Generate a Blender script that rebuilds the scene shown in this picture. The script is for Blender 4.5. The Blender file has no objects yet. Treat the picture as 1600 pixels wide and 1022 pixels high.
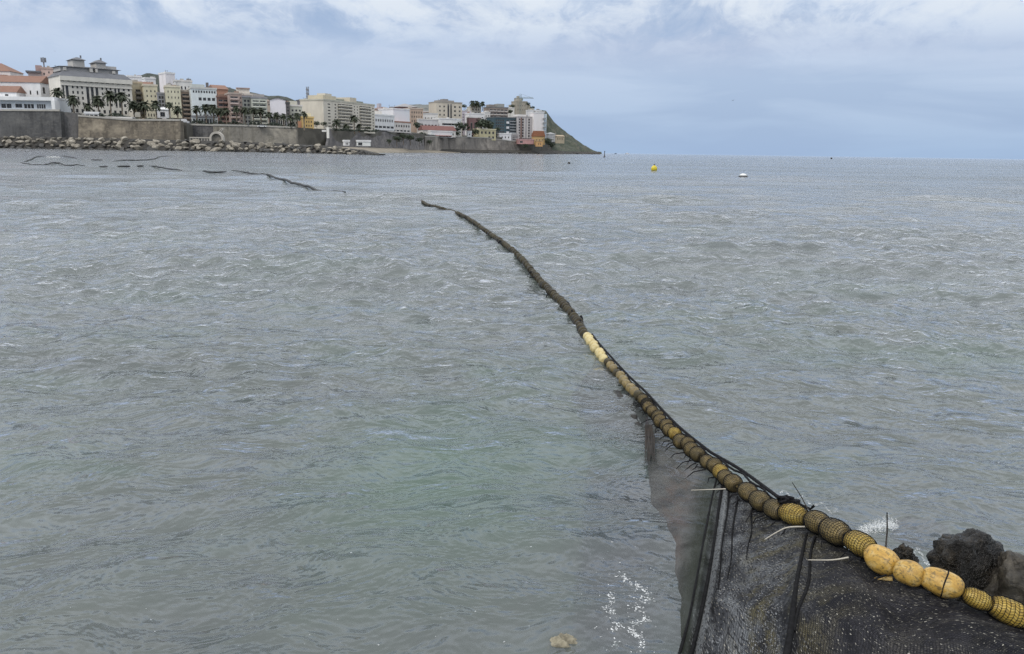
import bpy, bmesh, math, random
import numpy as np
from mathutils import Vector, Matrix, noise as mnoise

random.seed(7)
rng = np.random.default_rng(7)
SC = bpy.context.scene
COL = SC.collection

# ------------------------------------------------------------------ camera
F = 1250.0; CAMH = 1.7; CX, CY = 800.0, 511.0
PITCH = math.atan((511 - 236.8) / F); ROLL = math.atan(0.0145)
fwd = Vector((0, math.cos(PITCH), -math.sin(PITCH)))
r0 = Vector((1, 0, 0)); u0 = Vector((0, math.sin(PITCH), math.cos(PITCH)))
right = r0 * math.cos(ROLL) + u0 * math.sin(ROLL)
up = u0 * math.cos(ROLL) - r0 * math.sin(ROLL)
cam = bpy.data.cameras.new('camera'); co = bpy.data.objects.new('camera', cam); COL.objects.link(co)
m = Matrix.Identity(4)
for i in range(3):
    m[i][0] = right[i]; m[i][1] = up[i]; m[i][2] = -fwd[i]
m[2][3] = CAMH
co.matrix_world = m
cam.sensor_fit = 'HORIZONTAL'; cam.sensor_width = 36.0; cam.lens = 36.0 * F / 1600.0
cam.clip_start = 0.05; cam.clip_end = 20000
SC.camera = co

def ray(px, py):
    return right * ((px - CX) / F) - up * ((py - CY) / F) + fwd
def P(px, py, Y):                      # world point seen at a photo pixel, Y metres out
    d = ray(px, py); t = Y / d.y
    return Vector((d.x * t, Y, CAMH + d.z * t))
def W(px, py, h=0.0):                  # world point seen at a photo pixel at height h
    d = ray(px, py); t = (h - CAMH) / d.z
    return Vector((d.x * t, d.y * t, h))

# ------------------------------------------------------------------ world, sun, exposure
SUN_EL, SUN_AZ = math.radians(48), math.radians(215)   # azimuth clockwise from +Y
wd = bpy.data.worlds.new('World'); SC.world = wd; wd.use_nodes = True
def nd(nt, typ, **kw):
    n = nt.nodes.new(typ)
    for k, v in kw.items():
        if k == 'inp':
            for a, b in v.items(): n.inputs[a].default_value = b
        else: setattr(n, k, v)
    return n
def ramp(nt, fac, stops, interp='LINEAR'):
    r = nt.nodes.new('ShaderNodeValToRGB'); r.color_ramp.interpolation = interp
    e = r.color_ramp.elements
    while len(e) < len(stops): e.new(0.5)
    for el, (p, c) in zip(e, stops):
        el.position = p
        el.color = (c[0], c[1], c[2], 1) if isinstance(c, (tuple, list)) else (c, c, c, 1)
    if fac is not None: nt.links.new(fac, r.inputs[0])
    return r.outputs[0]
def math_(nt, op, a, b=None, clamp=False):
    n = nt.nodes.new('ShaderNodeMath'); n.operation = op; n.use_clamp = clamp
    for i, v in enumerate((a, b)):
        if v is None: continue
        if isinstance(v, (int, float)): n.inputs[i].default_value = v
        else: nt.links.new(v, n.inputs[i])
    return n.outputs[0]
def mixc(nt, fac, a, b, mode='MIX'):
    n = nt.nodes.new('ShaderNodeMix'); n.data_type = 'RGBA'; n.blend_type = mode
    for idx, v in ((0, fac), (6, a), (7, b)):
        if isinstance(v, (int, float)): n.inputs[idx].default_value = v
        elif isinstance(v, (tuple, list)): n.inputs[idx].default_value = (v[0], v[1], v[2], 1)
        else: nt.links.new(v, n.inputs[idx])
    return n.outputs[2]
def noise(nt, vec, scale, detail=4, rough=0.55, dist=0.0, out=0):
    n = nd(nt, 'ShaderNodeTexNoise', inp={'Scale': scale, 'Detail': detail, 'Roughness': rough, 'Distortion': dist})
    if vec is not None: nt.links.new(vec, n.inputs['Vector'])
    return n.outputs[out]
def mapping(nt, vec, scale=(1, 1, 1), loc=(0, 0, 0), rot=(0, 0, 0)):
    n = nt.nodes.new('ShaderNodeMapping'); nt.links.new(vec, n.inputs['Vector'])
    n.inputs['Scale'].default_value = scale; n.inputs['Location'].default_value = loc; n.inputs['Rotation'].default_value = rot
    return n.outputs[0]

nt = wd.node_tree; nt.nodes.clear()
wout = nt.nodes.new('ShaderNodeOutputWorld')
sky = nt.nodes.new('ShaderNodeTexSky'); sky.sky_type = 'NISHITA'; sky.sun_disc = False
sky.sun_elevation = SUN_EL; sky.sun_rotation = SUN_AZ; sky.altitude = 10; sky.dust_density = 2.0
bg1 = nd(nt, 'ShaderNodeBackground', inp={'Strength': 0.08}); nt.links.new(sky.outputs[0], bg1.inputs[0])
tc = nt.nodes.new('ShaderNodeTexCoord')
sep = nt.nodes.new('ShaderNodeSeparateXYZ'); nt.links.new(tc.outputs['Generated'], sep.inputs[0])
el = math_(nt, 'MAXIMUM', sep.outputs[2], 0.0)
zz = math_(nt, 'ADD', el, 0.05)
cmb = nt.nodes.new('ShaderNodeCombineXYZ')
nt.links.new(math_(nt, 'DIVIDE', sep.outputs[0], zz), cmb.inputs[0])
nt.links.new(math_(nt, 'DIVIDE', sep.outputs[1], zz), cmb.inputs[1])
cv = mapping(nt, cmb.outputs[0], scale=(1, 1, 1), loc=(3.1, 1.7, 0))
# the cloud deck: smooth veils low down, billows with blue-grey undersides higher up
G = tc.outputs['Generated']
big = noise(nt, cv, 0.30, 4, 0.5, 0.3)
veil = noise(nt, mapping(nt, G, scale=(1, 1, 7)), 3.0, 5, 0.5, 0.3)
bil = noise(nt, mapping(nt, G, scale=(1, 1, 2.0), loc=(0.3, 0.1, 0.0)), 7.5, 9, 0.62, 0.6)
fine = noise(nt, mapping(nt, G, scale=(1, 1, 1.5)), 22.0, 7, 0.62, 0.5)
lump = math_(nt, 'ADD', math_(nt, 'MULTIPLY', bil, 0.62), math_(nt, 'MULTIPLY', fine, 0.38))
base = ramp(nt, el, [(0.0, (0.375, 0.51, 0.735)), (0.045, (0.395, 0.52, 0.73)), (0.085, (0.44, 0.56, 0.76)), (0.12, (0.50, 0.59, 0.77)), (0.18, (0.53, 0.63, 0.79)), (0.25, (0.98, 1.05, 1.15)), (0.34, (1.28, 1.34, 1.42)), (0.6, (1.36, 1.41, 1.48)), (1, (1.36, 1.41, 1.48))])
lightc = ramp(nt, el, [(0.0, (0.40, 0.55, 0.775)), (0.06, (0.50, 0.625, 0.82)), (0.12, (0.60, 0.70, 0.87)), (0.18, (0.70, 0.79, 0.92)), (0.28, (1.3, 1.35, 1.42)), (1, (1.55, 1.57, 1.6))])
darkc = ramp(nt, el, [(0.0, (0.32, 0.47, 0.715)), (0.10, (0.345, 0.475, 0.70)), (0.18, (0.37, 0.49, 0.70)), (0.32, (0.85, 0.93, 1.05)), (1, (0.95, 1.0, 1.08))])
c1 = mixc(nt, math_(nt, 'MULTIPLY', ramp(nt, veil, [(0.44, 0.0), (0.60, 1.0)]), 0.85), base, lightc)
west = math_(nt, 'MULTIPLY', ramp(nt, sep.outputs[0], [(0.0, 1.0), (0.25, 0.35)]), ramp(nt, el, [(0.03, 0.0), (0.10, 1.0)]))
west = ramp(nt, math_(nt, 'ADD', math_(nt, 'MULTIPLY', sep.outputs[0], -0.9), 0.5), [(0.30, 0.0), (0.85, 0.75)])
c1 = mixc(nt, math_(nt, 'MULTIPLY', west, ramp(nt, el, [(0.0, 0.35), (0.09, 1.0)])), c1, lightc)
band = math_(nt, 'MULTIPLY', ramp(nt, math_(nt, 'ADD', el, math_(nt, 'MULTIPLY', math_(nt, 'SUBTRACT', bil, 0.5), 0.05)), [(0.112, 0.0), (0.119, 1.0), (0.130, 0.9), (0.150, 0.0)]), ramp(nt, big, [(0.40, 1.0), (0.56, 0.0)]))
c2 = mixc(nt, math_(nt, 'MULTIPLY', band, 0.65), c1, darkc)
amt = ramp(nt, el, [(0.085, 0.0), (0.115, 0.35), (0.148, 1.0), (1, 1.0)])
c3 = mixc(nt, math_(nt, 'MULTIPLY', amt, ramp(nt, lump, [(0.475, 0.0), (0.575, 1.0)])), c2, mixc(nt, amt, lightc, ramp(nt, el, [(0.12, (0.68, 0.77, 0.90)), (0.16, (0.77, 0.84, 0.93)), (0.20, (0.84, 0.90, 0.97)), (0.5, (1.2, 1.25, 1.3))])))
c4 = mixc(nt, math_(nt, 'MULTIPLY', amt, ramp(nt, lump, [(0.38, 0.9), (0.495, 0.0)])), c3, darkc)
bg2 = nd(nt, 'ShaderNodeBackground', inp={'Strength': 1.0}); nt.links.new(c4, bg2.inputs[0])
mx = nd(nt, 'ShaderNodeMixShader', inp={0: 0.93})
nt.links.new(bg1.outputs[0], mx.inputs[1]); nt.links.new(bg2.outputs[0], mx.inputs[2])
nt.links.new(mx.outputs[0], wout.inputs[0])

sl = bpy.data.lights.new('sun', 'SUN'); sl.energy = 1.4; sl.angle = math.radians(14); sl.color = (1, 0.95, 0.88)
so = bpy.data.objects.new('sun', sl); COL.objects.link(so)
sd = Vector((math.sin(SUN_AZ) * math.cos(SUN_EL), math.cos(SUN_AZ) * math.cos(SUN_EL), math.sin(SUN_EL)))
so.rotation_euler = sd.to_track_quat('Z', 'Y').to_euler(); so.location = (-20, -30, 60)

vs = SC.view_settings
SC.display_settings.display_device = 'sRGB'
vs.view_transform = 'Standard'; vs.look = 'None'; vs.exposure = 0.0; vs.gamma = 1.0; vs.use_curve_mapping = False
SC.render.engine = 'CYCLES'
SC.cycles.max_bounces = 8; SC.cycles.transparent_max_bounces = 16; SC.cycles.use_denoising = True
SC.cycles.denoiser = 'OPENIMAGEDENOISE'; SC.cycles.denoising_input_passes = 'RGB_ALBEDO_NORMAL'; SC.cycles.denoising_prefilter = 'FAST'; SC.cycles.sample_clamp_direct = 3.0; SC.cycles.sample_clamp_indirect = 2.0
SC.cycles.caustics_reflective = False; SC.cycles.caustics_refractive = False

# ------------------------------------------------------------------ helpers
def tag(o, label=None, cat=None, group=None, kind=None):
    if label: o['label'] = label
    if cat: o['category'] = cat
    if group: o['group'] = group
    if kind: o['kind'] = kind
    return o
def empty(name, loc, rz=0.0, label=None, cat=None, group=None):
    o = bpy.data.objects.new(name, None); COL.objects.link(o); o.location = loc; o.rotation_euler = (0, 0, rz)
    o.empty_display_size = 0.1
    return tag(o, label, cat, group)
def link(name, me, mat=None, parent=None, loc=(0, 0, 0)):
    o = bpy.data.objects.new(name, me); COL.objects.link(o); o.location = loc
    if mat is not None and not me.materials:
        for x in (mat if isinstance(mat, (list, tuple)) else [mat]): me.materials.append(x)
    if parent is not None: o.parent = parent
    return o
def mesh_from(name, verts, faces, mat=None, smooth=False, mi=None):
    me = bpy.data.meshes.new(name); me.from_pydata([tuple(v) for v in verts], [], faces); me.update()
    if mat is not None:
        for x in (mat if isinstance(mat, (list, tuple)) else [mat]): me.materials.append(x)
    if mi is not None: me.polygons.foreach_set('material_index', mi)
    if smooth: me.polygons.foreach_set('use_smooth', [True] * len(me.polygons))
    return me
class MB:
    def __init__(s): s.v = []; s.f = []; s.mi = []
    def quad(s, a, b, c, d, mi=0):
        n = len(s.v); s.v += [a, b, c, d]; s.f.append((n, n + 1, n + 2, n + 3)); s.mi.append(mi)
    def poly(s, pts, mi=0):
        n = len(s.v); s.v += list(pts); s.f.append(tuple(range(n, n + len(pts)))); s.mi.append(mi)
    def box(s, x0, x1, y0, y1, z0, z1, mi=0, bottom=True):
        n = len(s.v)
        s.v += [(x0, y0, z0), (x1, y0, z0), (x1, y1, z0), (x0, y1, z0), (x0, y0, z1), (x1, y0, z1), (x1, y1, z1), (x0, y1, z1)]
        fs = [(4, 5, 6, 7), (0, 1, 5, 4), (1, 2, 6, 5), (2, 3, 7, 6), (3, 0, 4, 7)]
        if bottom: fs.append((3, 2, 1, 0))
        for f in fs: s.f.append(tuple(n + i for i in f)); s.mi.append(mi)
    def tube(s, pts, rad, seg=8, mi=0, cap=True):
        pts = [Vector(p) for p in pts]; n0 = len(s.v); N = len(pts)
        rad = rad if isinstance(rad, (list, tuple)) else [rad] * N
        for i, p in enumerate(pts):
            t = (pts[min(i + 1, N - 1)] - pts[max(i - 1, 0)]).normalized()
            a = t.cross(Vector((0, 0, 1)))
            if a.length < 1e-3: a = Vector((1, 0, 0))
            a.normalize(); b = a.cross(t)
            for k in range(seg):
                q = 2 * math.pi * k / seg
                s.v.append(tuple(p + (a * math.cos(q) + b * math.sin(q)) * rad[i]))
        for i in range(N - 1):
            for k in range(seg):
                k2 = (k + 1) % seg
                s.f.append((n0 + i * seg + k, n0 + i * seg + k2, n0 + (i + 1) * seg + k2, n0 + (i + 1) * seg + k)); s.mi.append(mi)
        if cap:
            s.f.append(tuple(n0 + k for k in range(seg))); s.mi.append(mi)
            s.f.append(tuple(n0 + (N - 1) * seg + k for k in reversed(range(seg)))); s.mi.append(mi)
    def mesh(s, name, mat=None, smooth=False): return mesh_from(name, s.v, s.f, mat, smooth, s.mi)
    def build(s, name, mat, parent=None, smooth=False): return link(name, s.mesh(name, mat, smooth), None, parent)

def new_mat(name):
    mt = bpy.data.materials.new(name); mt.use_nodes = True
    t = mt.node_tree; b = t.nodes['Principled BSDF']
    return mt, t, b
def bump(t, b, h, strength, dist=0.05):
    n = nd(t, 'ShaderNodeBump', inp={'Strength': strength, 'Distance': dist})
    t.links.new(h, n.inputs['Height']); t.links.new(n.outputs[0], b.inputs['Normal'])
def objco(t): return t.nodes.new('ShaderNodeTexCoord').outputs['Object']
def poco(t): return t.nodes.new('ShaderNodeNewGeometry').outputs['Position']
CACHE = {}
def plaster(c, dirt=0.25, scale=0.35):
    k = ('pl', c, dirt)
    if k in CACHE: return CACHE[k]
    mt, t, b = new_mat('plaster'); g = poco(t)
    n1 = noise(t, mapping(t, g, scale=(1, 1, 0.35)), scale, 6, 0.6)
    n2 = noise(t, g, 2.2, 3)
    dc = tuple(x * 0.62 for x in c)
    col = mixc(t, math_(t, 'MULTIPLY', ramp(t, n1, [(0.38, 0.0), (0.62, 1.0)]), dirt * 1.7), c, dc)
    col = mixc(t, math_(t, 'MULTIPLY', n2, 0.25), col, tuple(x * 0.8 for x in c))
    t.links.new(col, b.inputs['Base Color']); b.inputs['Roughness'].default_value = 0.85
    CACHE[k] = mt; return mt
def flat(name, c, rough=0.6, metal=0.0, var=0.2, scale=6.0, space='obj'):
    k = ('fl', name)
    if k in CACHE: return CACHE[k]
    mt, t, b = new_mat(name); g = objco(t) if space == 'obj' else poco(t)
    n1 = noise(t, g, scale, 4)
    t.links.new(mixc(t, ramp(t, n1, [(0.35, 0.0), (0.7, 1.0)]), tuple(x * (1 - var) for x in c), tuple(min(1, x * (1 + var)) for x in c)), b.inputs['Base Color'])
    b.inputs['Roughness'].default_value = rough; b.inputs['Metallic'].default_value = metal
    CACHE[k] = mt; return mt
TILE = None
def tiles():
    global TILE
    if TILE: return TILE
    mt, t, b = new_mat('terracotta_tiles'); g = poco(t)
    n1 = noise(t, g, 0.5, 5); n2 = noise(t, mapping(t, g, scale=(3, 3, 0.5)), 1.6, 3)
    col = mixc(t, n1, (0.20, 0.115, 0.088), (0.29, 0.185, 0.145)); col = mixc(t, math_(t, 'MULTIPLY', n2, 0.5), col, (0.20, 0.09, 0.055))
    t.links.new(col, b.inputs['Base Color']); b.inputs['Roughness'].default_value = 0.9
    TILE = mt; return mt
def glass_dark():
    if 'gd' in CACHE: return CACHE['gd']
    mt, t, b = new_mat('window_glass'); g = poco(t)
    col = ramp(t, noise(t, g, 0.45, 2), [(0.35, (0.018, 0.02, 0.024)), (0.7, (0.07, 0.075, 0.08))])
    t.links.new(col, b.inputs['Base Color']); b.inputs['Roughness'].default_value = 0.25
    CACHE['gd'] = mt; return mt
def stonewall(name, c1, c2, c3, scale=0.35):
    mt, t, b = new_mat(name); g = poco(t)
    br = nd(t, 'ShaderNodeTexBrick', inp={'Scale': 1.0, 'Mortar Size': 0.03, 'Brick Width': 1.5, 'Row Height': 0.7, 'Color1': (*c1, 1), 'Color2': (*c2, 1), 'Mortar': (*tuple(x * 0.55 for x in c3), 1)})
    sp = t.nodes.new('ShaderNodeSeparateXYZ'); t.links.new(g, sp.inputs[0])
    cb = t.nodes.new('ShaderNodeCombineXYZ'); t.links.new(math_(t, 'ADD', sp.outputs[0], math_(t, 'MULTIPLY', sp.outputs[1], 0.6)), cb.inputs[0]); t.links.new(sp.outputs[2], cb.inputs[1])
    t.links.new(cb.outputs[0], br.inputs['Vector'])
    n1 = noise(t, mapping(t, g, scale=(1, 1, 0.55)), 0.12, 8, 0.7); n2 = noise(t, g, 0.8, 5, 0.7)
    col = mixc(t, ramp(t, n1, [(0.42, 0.0), (0.56, 0.9)]), br.outputs[0], c3)
    col = mixc(t, math_(t, 'MULTIPLY', ramp(t, n2, [(0.5, 0.0), (0.72, 1.0)]), 0.7), col, tuple(x * 0.4 for x in c3))
    st = noise(t, mapping(t, g, scale=(.35, .35, .03)), 1.0, 6, .65)
    col = mixc(t, math_(t, 'MULTIPLY', ramp(t, st, [(.48, 0.0), (.62, 1.0)]), .6), col, tuple(x * .35 for x in c1))
    col = mixc(t, math_(t, 'MULTIPLY', ramp(t, noise(t, g, .07, 5, .6), [(.52, 0.0), (.64, 1.0)]), .55), col, tuple(min(1, x * 1.5) for x in c2))
    t.links.new(col, b.inputs['Base Color']); b.inputs['Roughness'].default_value = 0.95
    bump(t, b, n2, 0.6, 0.3); return mt
def rockmat(name, c1, c2, c3, scale=1.0, rough=0.85, wet=False, space='obj', bs=0.5, bd=0.1):
    mt, t, b = new_mat(name); g = objco(t) if space == 'obj' else poco(t)
    oi = t.nodes.new('ShaderNodeObjectInfo')
    n1 = noise(t, g, scale, 6, 0.65); n2 = noise(t, g, scale * 4, 6, 0.7, 0.6)
    col = ramp(t, n1, [(0.33, c1), (0.52, c2), (0.7, c3)])
    col = mixc(t, ramp(t, n2, [(0.38, 0.75), (0.55, 0.0)]), col, tuple(x * 0.45 for x in c1))
    col = mixc(t, math_(t, 'MULTIPLY', oi.outputs['Random'], 0.55), col, tuple(x * 0.42 for x in c2))
    t.links.new(col, b.inputs['Base Color']); b.inputs['Roughness'].default_value = rough
    bump(t, b, math_(t, 'ADD', n1, math_(t, 'MULTIPLY', n2, 0.5)), bs, bd)
    return mt

# ------------------------------------------------------------------ sea
def sea_height(X, Y, spacing):
    R = np.random.default_rng(11)
    Z = np.zeros_like(X); DX = np.zeros_like(X); DY = np.zeros_like(X)
    lams = np.exp(R.uniform(np.log(0.12), np.log(10.0), 210))
    for lam in lams:
        th = R.normal(math.radians(-98), math.radians(48 if lam < 1.3 else 22))
        k = 2 * math.pi / lam
        slope = 0.058 if lam < 0.75 else (0.034 if lam < 1.6 else 0.026)
        a = slope / k * R.uniform(0.5, 1.4); ph = R.uniform(0, 6.283)
        filt = np.clip((lam / spacing - 2.2) / 2.5, 0, 1)
        q = k * (X * math.cos(th) + Y * math.sin(th)) + ph
        grp = 0.55 + 0.45 * np.sin(q * R.uniform(0.06, 0.16) + k * R.uniform(0.1, 0.25) * (X * math.sin(th) - Y * math.cos(th)) + R.uniform(0, 6.28))
        w = a * filt * grp
        Z += w * np.cos(q)
        DX -= 0.75 * w * math.cos(th) * np.sin(q); DY -= 0.75 * w * math.sin(th) * np.sin(q)
    near = np.clip((Y - 2.0) / 8.0, 0.32, 1.0)
    return Z * near, DX * near, DY * near
SEA_R = [1.2]
inv = np.linspace(1 / 1.9, 1 / 130.0, 1150)
rows = np.concatenate([np.array([0.4, 1.0, 1.4]), 1 / inv, np.geomspace(132, 9000, 130)])
ncol = 900
tg = np.linspace(-1, 1, ncol); tg = np.tan(np.radians(37) * tg)
Yg, Tg = np.meshgrid(rows, tg, indexing='ij')
Xg = (Yg + 1.0) * Tg
spac = np.maximum((Yg + 1.0) * (np.tan(math.radians(37)) * 2 / ncol), np.gradient(rows)[:, None] * np.ones((1, ncol)) * 0.9)
Zs, dx, dy = sea_height(Xg, Yg, spac)
V = np.stack([Xg + dx, Yg + dy, Zs], -1).reshape(-1, 3)
nr = len(rows)
idx = np.arange(nr * ncol).reshape(nr, ncol)
Fq = np.stack([idx[:-1, :-1], idx[:-1, 1:], idx[1:, 1:], idx[1:, :-1]], -1).reshape(-1, 4)
sea_me = bpy.data.meshes.new('sea')
sea_me.vertices.add(len(V)); sea_me.vertices.foreach_set('co', V.astype(np.float32).ravel())
sea_me.loops.add(Fq.size); sea_me.loops.foreach_set('vertex_index', Fq.astype(np.int32).ravel())
sea_me.polygons.add(len(Fq)); sea_me.polygons.foreach_set('loop_start', np.arange(0, Fq.size, 4, dtype=np.int32))
sea_me.polygons.foreach_set('use_smooth', np.ones(len(Fq), dtype=bool))
sea_me.update(calc_edges=True)

def seaz(x, y):
    i = int(np.clip(np.searchsorted(rows, y), 1, nr - 2)); j = int(np.clip(np.searchsorted((rows[i] + 1) * tg, x), 1, ncol - 2)); return float(Zs[i, j])
mt, t, b = new_mat('sea_water'); t.nodes.remove(b)
out = t.nodes['Material Output']; g = poco(t)
rip1 = noise(t, mapping(t, g, scale=(1, 1.7, 1), rot=(0, 0, 0.12)), 9.0, 5, 0.6, 0.3)
rip2 = noise(t, mapping(t, g, scale=(1.0, 1.2, 1), rot=(0, 0, -0.2)), 2.1, 4, 0.6, 0.4)
rip3 = noise(t, mapping(t, g, scale=(0.6, 1.3, 1)), 0.16, 4, 0.55, 0.2)
bm1 = nd(t, 'ShaderNodeBump', inp={'Strength': 0.55, 'Distance': 0.006}); t.links.new(rip1, bm1.inputs['Height'])
bm2 = nd(t, 'ShaderNodeBump', inp={'Strength': 0.5, 'Distance': 0.30}); t.links.new(rip2, bm2.inputs['Height']); t.links.new(bm1.outputs[0], bm2.inputs['Normal'])
bm3 = nd(t, 'ShaderNodeBump', inp={'Strength': 0.5, 'Distance': 0.40}); t.links.new(rip3, bm3.inputs['Height']); t.links.new(bm2.outputs[0], bm3.inputs['Normal'])
nrm = bm3.outputs[0]
gust = noise(t, mapping(t, g, scale=(0.35, 1.0, 1), loc=(11, 5, 0)), 0.045, 7, 0.68, 0.3)
gust2 = noise(t, mapping(t, g, scale=(0.3, 1.0, 1), loc=(1, 8, 0)), 0.35, 6, 0.65, 0.3)
gs = math_(t, 'ADD', math_(t, 'MULTIPLY', gust, 0.6), math_(t, 'MULTIPLY', gust2, 0.4))
gstr = ramp(t, gs, [(0.38, 0.30), (0.62, 1.0)])
for bb, k in ((bm1, 0.9), (bm2, 0.9), (bm3, 0.9)): t.links.new(math_(t, 'MULTIPLY', gstr, k), bb.inputs['Strength'])
lay = nd(t, 'ShaderNodeFresnel', inp={'IOR': 1.5}); t.links.new(nrm, lay.inputs['Normal'])
gl = nd(t, 'ShaderNodeBsdfGlossy', inp={'Color': (0.96, 0.97, 1, 1), 'Roughness': 0.10}); t.links.new(nrm, gl.inputs['Normal'])
# silt clouds: greener and browner bodies of water
s1 = noise(t, mapping(t, g, scale=(0.55, 0.9, 1), loc=(2.0, 0, 0)), 0.75, 4, 0.6, 0.4)
s2 = noise(t, mapping(t, g, scale=(0.5, 1.0, 1), loc=(7.0, 3.0, 0)), 0.12, 4, 0.6, 0.4)
murk = ramp(t, s1, [(0.38, (0.182, 0.194, 0.192)), (0.50, (0.178, 0.203, 0.196)), (0.63, (0.142, 0.215, 0.180))])
murk = mixc(t, ramp(t, s2, [(0.42, 0.0), (0.62, 0.8)]), murk, (0.190, 0.206, 0.224))
sy_ = t.nodes.new('ShaderNodeSeparateXYZ'); t.links.new(g, sy_.inputs[0])
murk = mixc(t, ramp(t, math_(t, 'DIVIDE', sy_.outputs[1], 40.0), [(.10, 0.0), (.30, .75)]), murk, (0.250, 0.272, 0.292))      # murk painted paler offshore, in place of stronger sky reflection
gd = t.nodes.new('ShaderNodeVectorMath'); gd.operation = 'DISTANCE'; t.links.new(mapping(t, g, scale=(1.0, .62, 0)), gd.inputs[0]); gd.inputs[1].default_value = (W(690, 730).x, W(690, 730).y * .62, 0)
gp_ = math_(t, 'ADD', gd.outputs['Value'], math_(t, 'MULTIPLY', math_(t, 'SUBTRACT', s1, .5), 1.6))
murk = mixc(t, ramp(t, gp_, [(.25, .85), (.95, 0.0)]), murk, (0.128, 0.225, 0.172))      # clearer green water inshore of the net
df = nd(t, 'ShaderNodeBsdfDiffuse'); t.links.new(murk, df.inputs[0])
tr = nd(t, 'ShaderNodeBsdfTransparent', inp={'Color': (0.84, 0.92, 0.88, 1)})
body = nd(t, 'ShaderNodeMixShader', inp={0: 0.65}); t.links.new(df.outputs[0], body.inputs[1]); t.links.new(tr.outputs[0], body.inputs[2])
full = nt_ = nd(t, 'ShaderNodeMixShader'); t.links.new(lay.outputs[0], full.inputs[0]); t.links.new(body.outputs[0], full.inputs[1]); t.links.new(gl.outputs[0], full.inputs[2])
t.links.new(full.outputs[0], out.inputs['Surface'])
sea_mat = mt
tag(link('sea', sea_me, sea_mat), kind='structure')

# seabed under the shallows
mt, t, b = new_mat('silty_sand'); g = poco(t)
t.links.new(ramp(t, noise(t, g, 0.8, 5, 0.6), [(0.35, (0.155, 0.17, 0.135)), (0.65, (0.215, 0.22, 0.175))]), b.inputs['Base Color']); b.inputs['Roughness'].default_value = 1
vv = []; ff_ = []
ys = [-3, 0, 2, 4, 8, 15, 30, 80, 300, 9000]; zs_ = [-0.4, -0.45, -0.55, -0.7, -0.9, -1.2, -1.8, -3, -4, -6]
for y, z in zip(ys, zs_):
    for k in range(13): vv.append(((k - 6) / 6.0 * (8 + y * 1.1), y, z))
for j in range(len(ys) - 1):
    for k in range(12): a = j * 13 + k; ff_.append((a, a + 1, a + 14, a + 13))
tag(link('seabed', mesh_from('seabed', vv, ff_, mt, True)), kind='structure')

# ------------------------------------------------------------------ land
def lerp_tab(tab, x):
    if x <= tab[0][0]: return tab[0][1]
    for (a, va), (b_, vb) in zip(tab, tab[1:]):
        if x <= b_: return va + (vb - va) * (x - a) / (b_ - a)
    return tab[-1][1]
QY = [(-120, 392), (0, 388), (95, 386), (290, 388), (300, 405), (465, 420), (515, 440), (640, 600), (700, 700), (830, 780), (862, 820)]
QT = [(-120, 176), (0, 175), (95, 176), (160, 185), (290, 191), (300, 196), (465, 199), (515, 202), (640, 208), (700, 213), (830, 215), (862, 219)]
hz = lambda px: 236.8 + 0.0145 * (px - 800)
def quay(px):
    Y = lerp_tab(QY, px); p = P(px, lerp_tab(QT, px), Y); return p
SLOPE = [(0, 0.0), (10, 0.02), (40, 0.6), (80, 2.5), (160, 7), (320, 16), (600, 26), (900, 30)]
def ground_at(px, Y):
    q = quay(px); s = Y - q.y
    return q.z + lerp_tab(SLOPE, max(s, 0))
vv = []; ff_ = []
pxs = [-120, -80, -40, 0, 40, 95, 130, 160, 200, 250, 290, 300, 340, 400, 465, 515, 560, 600, 640, 670, 700, 740, 780, 830, 862]
ss = [0, 3, 10, 25, 40, 80, 160, 320, 600]
for px in pxs:
    q = quay(px)
    vv.append((q.x, q.y + 1.0, -2.0))
    for s in ss: vv.append((q.x * (1 + s / q.y), q.y + s + 0.6, q.z + lerp_tab(SLOPE, s) - 0.05))
n_ = len(ss) + 1
for i in range(len(pxs) - 1):
    for j in range(n_ - 1): a = i * n_ + j; ff_.append((a, a + n_, a + n_ + 1, a + 1))
tag(link('terrain', mesh_from('terrain', vv, ff_, rockmat('terrain_ground', (0.09, 0.085, 0.07), (0.17, 0.16, 0.135), (0.24, 0.22, 0.19), 0.05, space='w', bs=0.3))), kind='structure')

def hill(name, ridge, Y, front, back, mat, base=1.0, rough=3.0, seed=0, gully=0.0, sub=3, fr=.03):
    """a mound under a ridge line (photo pixels at distance Y), falling to the front and to the back"""
    pts = []
    for (a, ya), (b_, yb) in zip(ridge, ridge[1:]):
        n = max(2, int((b_ - a) / sub))
        for i in range(n): pts.append((a + (b_ - a) * i / n, ya + (yb - ya) * i / n))
    pts.append(ridge[-1])
    prof = [(-1, 0), (-0.95, .02), (-0.9, 0.04), (-0.82, .10), (-0.75, 0.16), (-.67, .24), (-0.6, 0.32), (-.52, .41), (-0.45, 0.5), (-.37, .6), (-0.3, 0.7), (-.22, .8), (-0.15, 0.88), (-0.06, 0.97), (0, 1), (0.15, 0.9), (0.4, 0.6), (0.7, 0.25), (1, 0)]
    vv = []; ff_ = []
    for px, py in pts:
        t_ = P(px, py, Y)
        for s, h in prof:
            yy = Y + (s * front if s < 0 else s * back)
            z = base + (t_.z - base) * h
            nz = mnoise.fractal(Vector((t_.x * fr, yy * fr, seed)), 1.0, 2.0, 4)
            gl_ = abs(mnoise.noise(Vector((t_.x * 0.022, seed + 3.3, yy * 0.004))))
            amp = min(1.0, 2.5 * h) if s != 0 else 0.25
            z += rough * nz * amp - gully * gl_ * (math.sin(math.pi * h) if s < 0 else 0)
            vv.append((t_.x * (1 + 0.0 * s) + 0.0, yy, z))
    m_ = len(prof)
    for i in range(len(pts) - 1):
        for j in range(m_ - 1): a = i * m_ + j; ff_.append((a, a + m_, a + m_ + 1, a + 1))
    return tag(link(name, mesh_from(name, vv, ff_, mat, True)), kind='structure')
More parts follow.
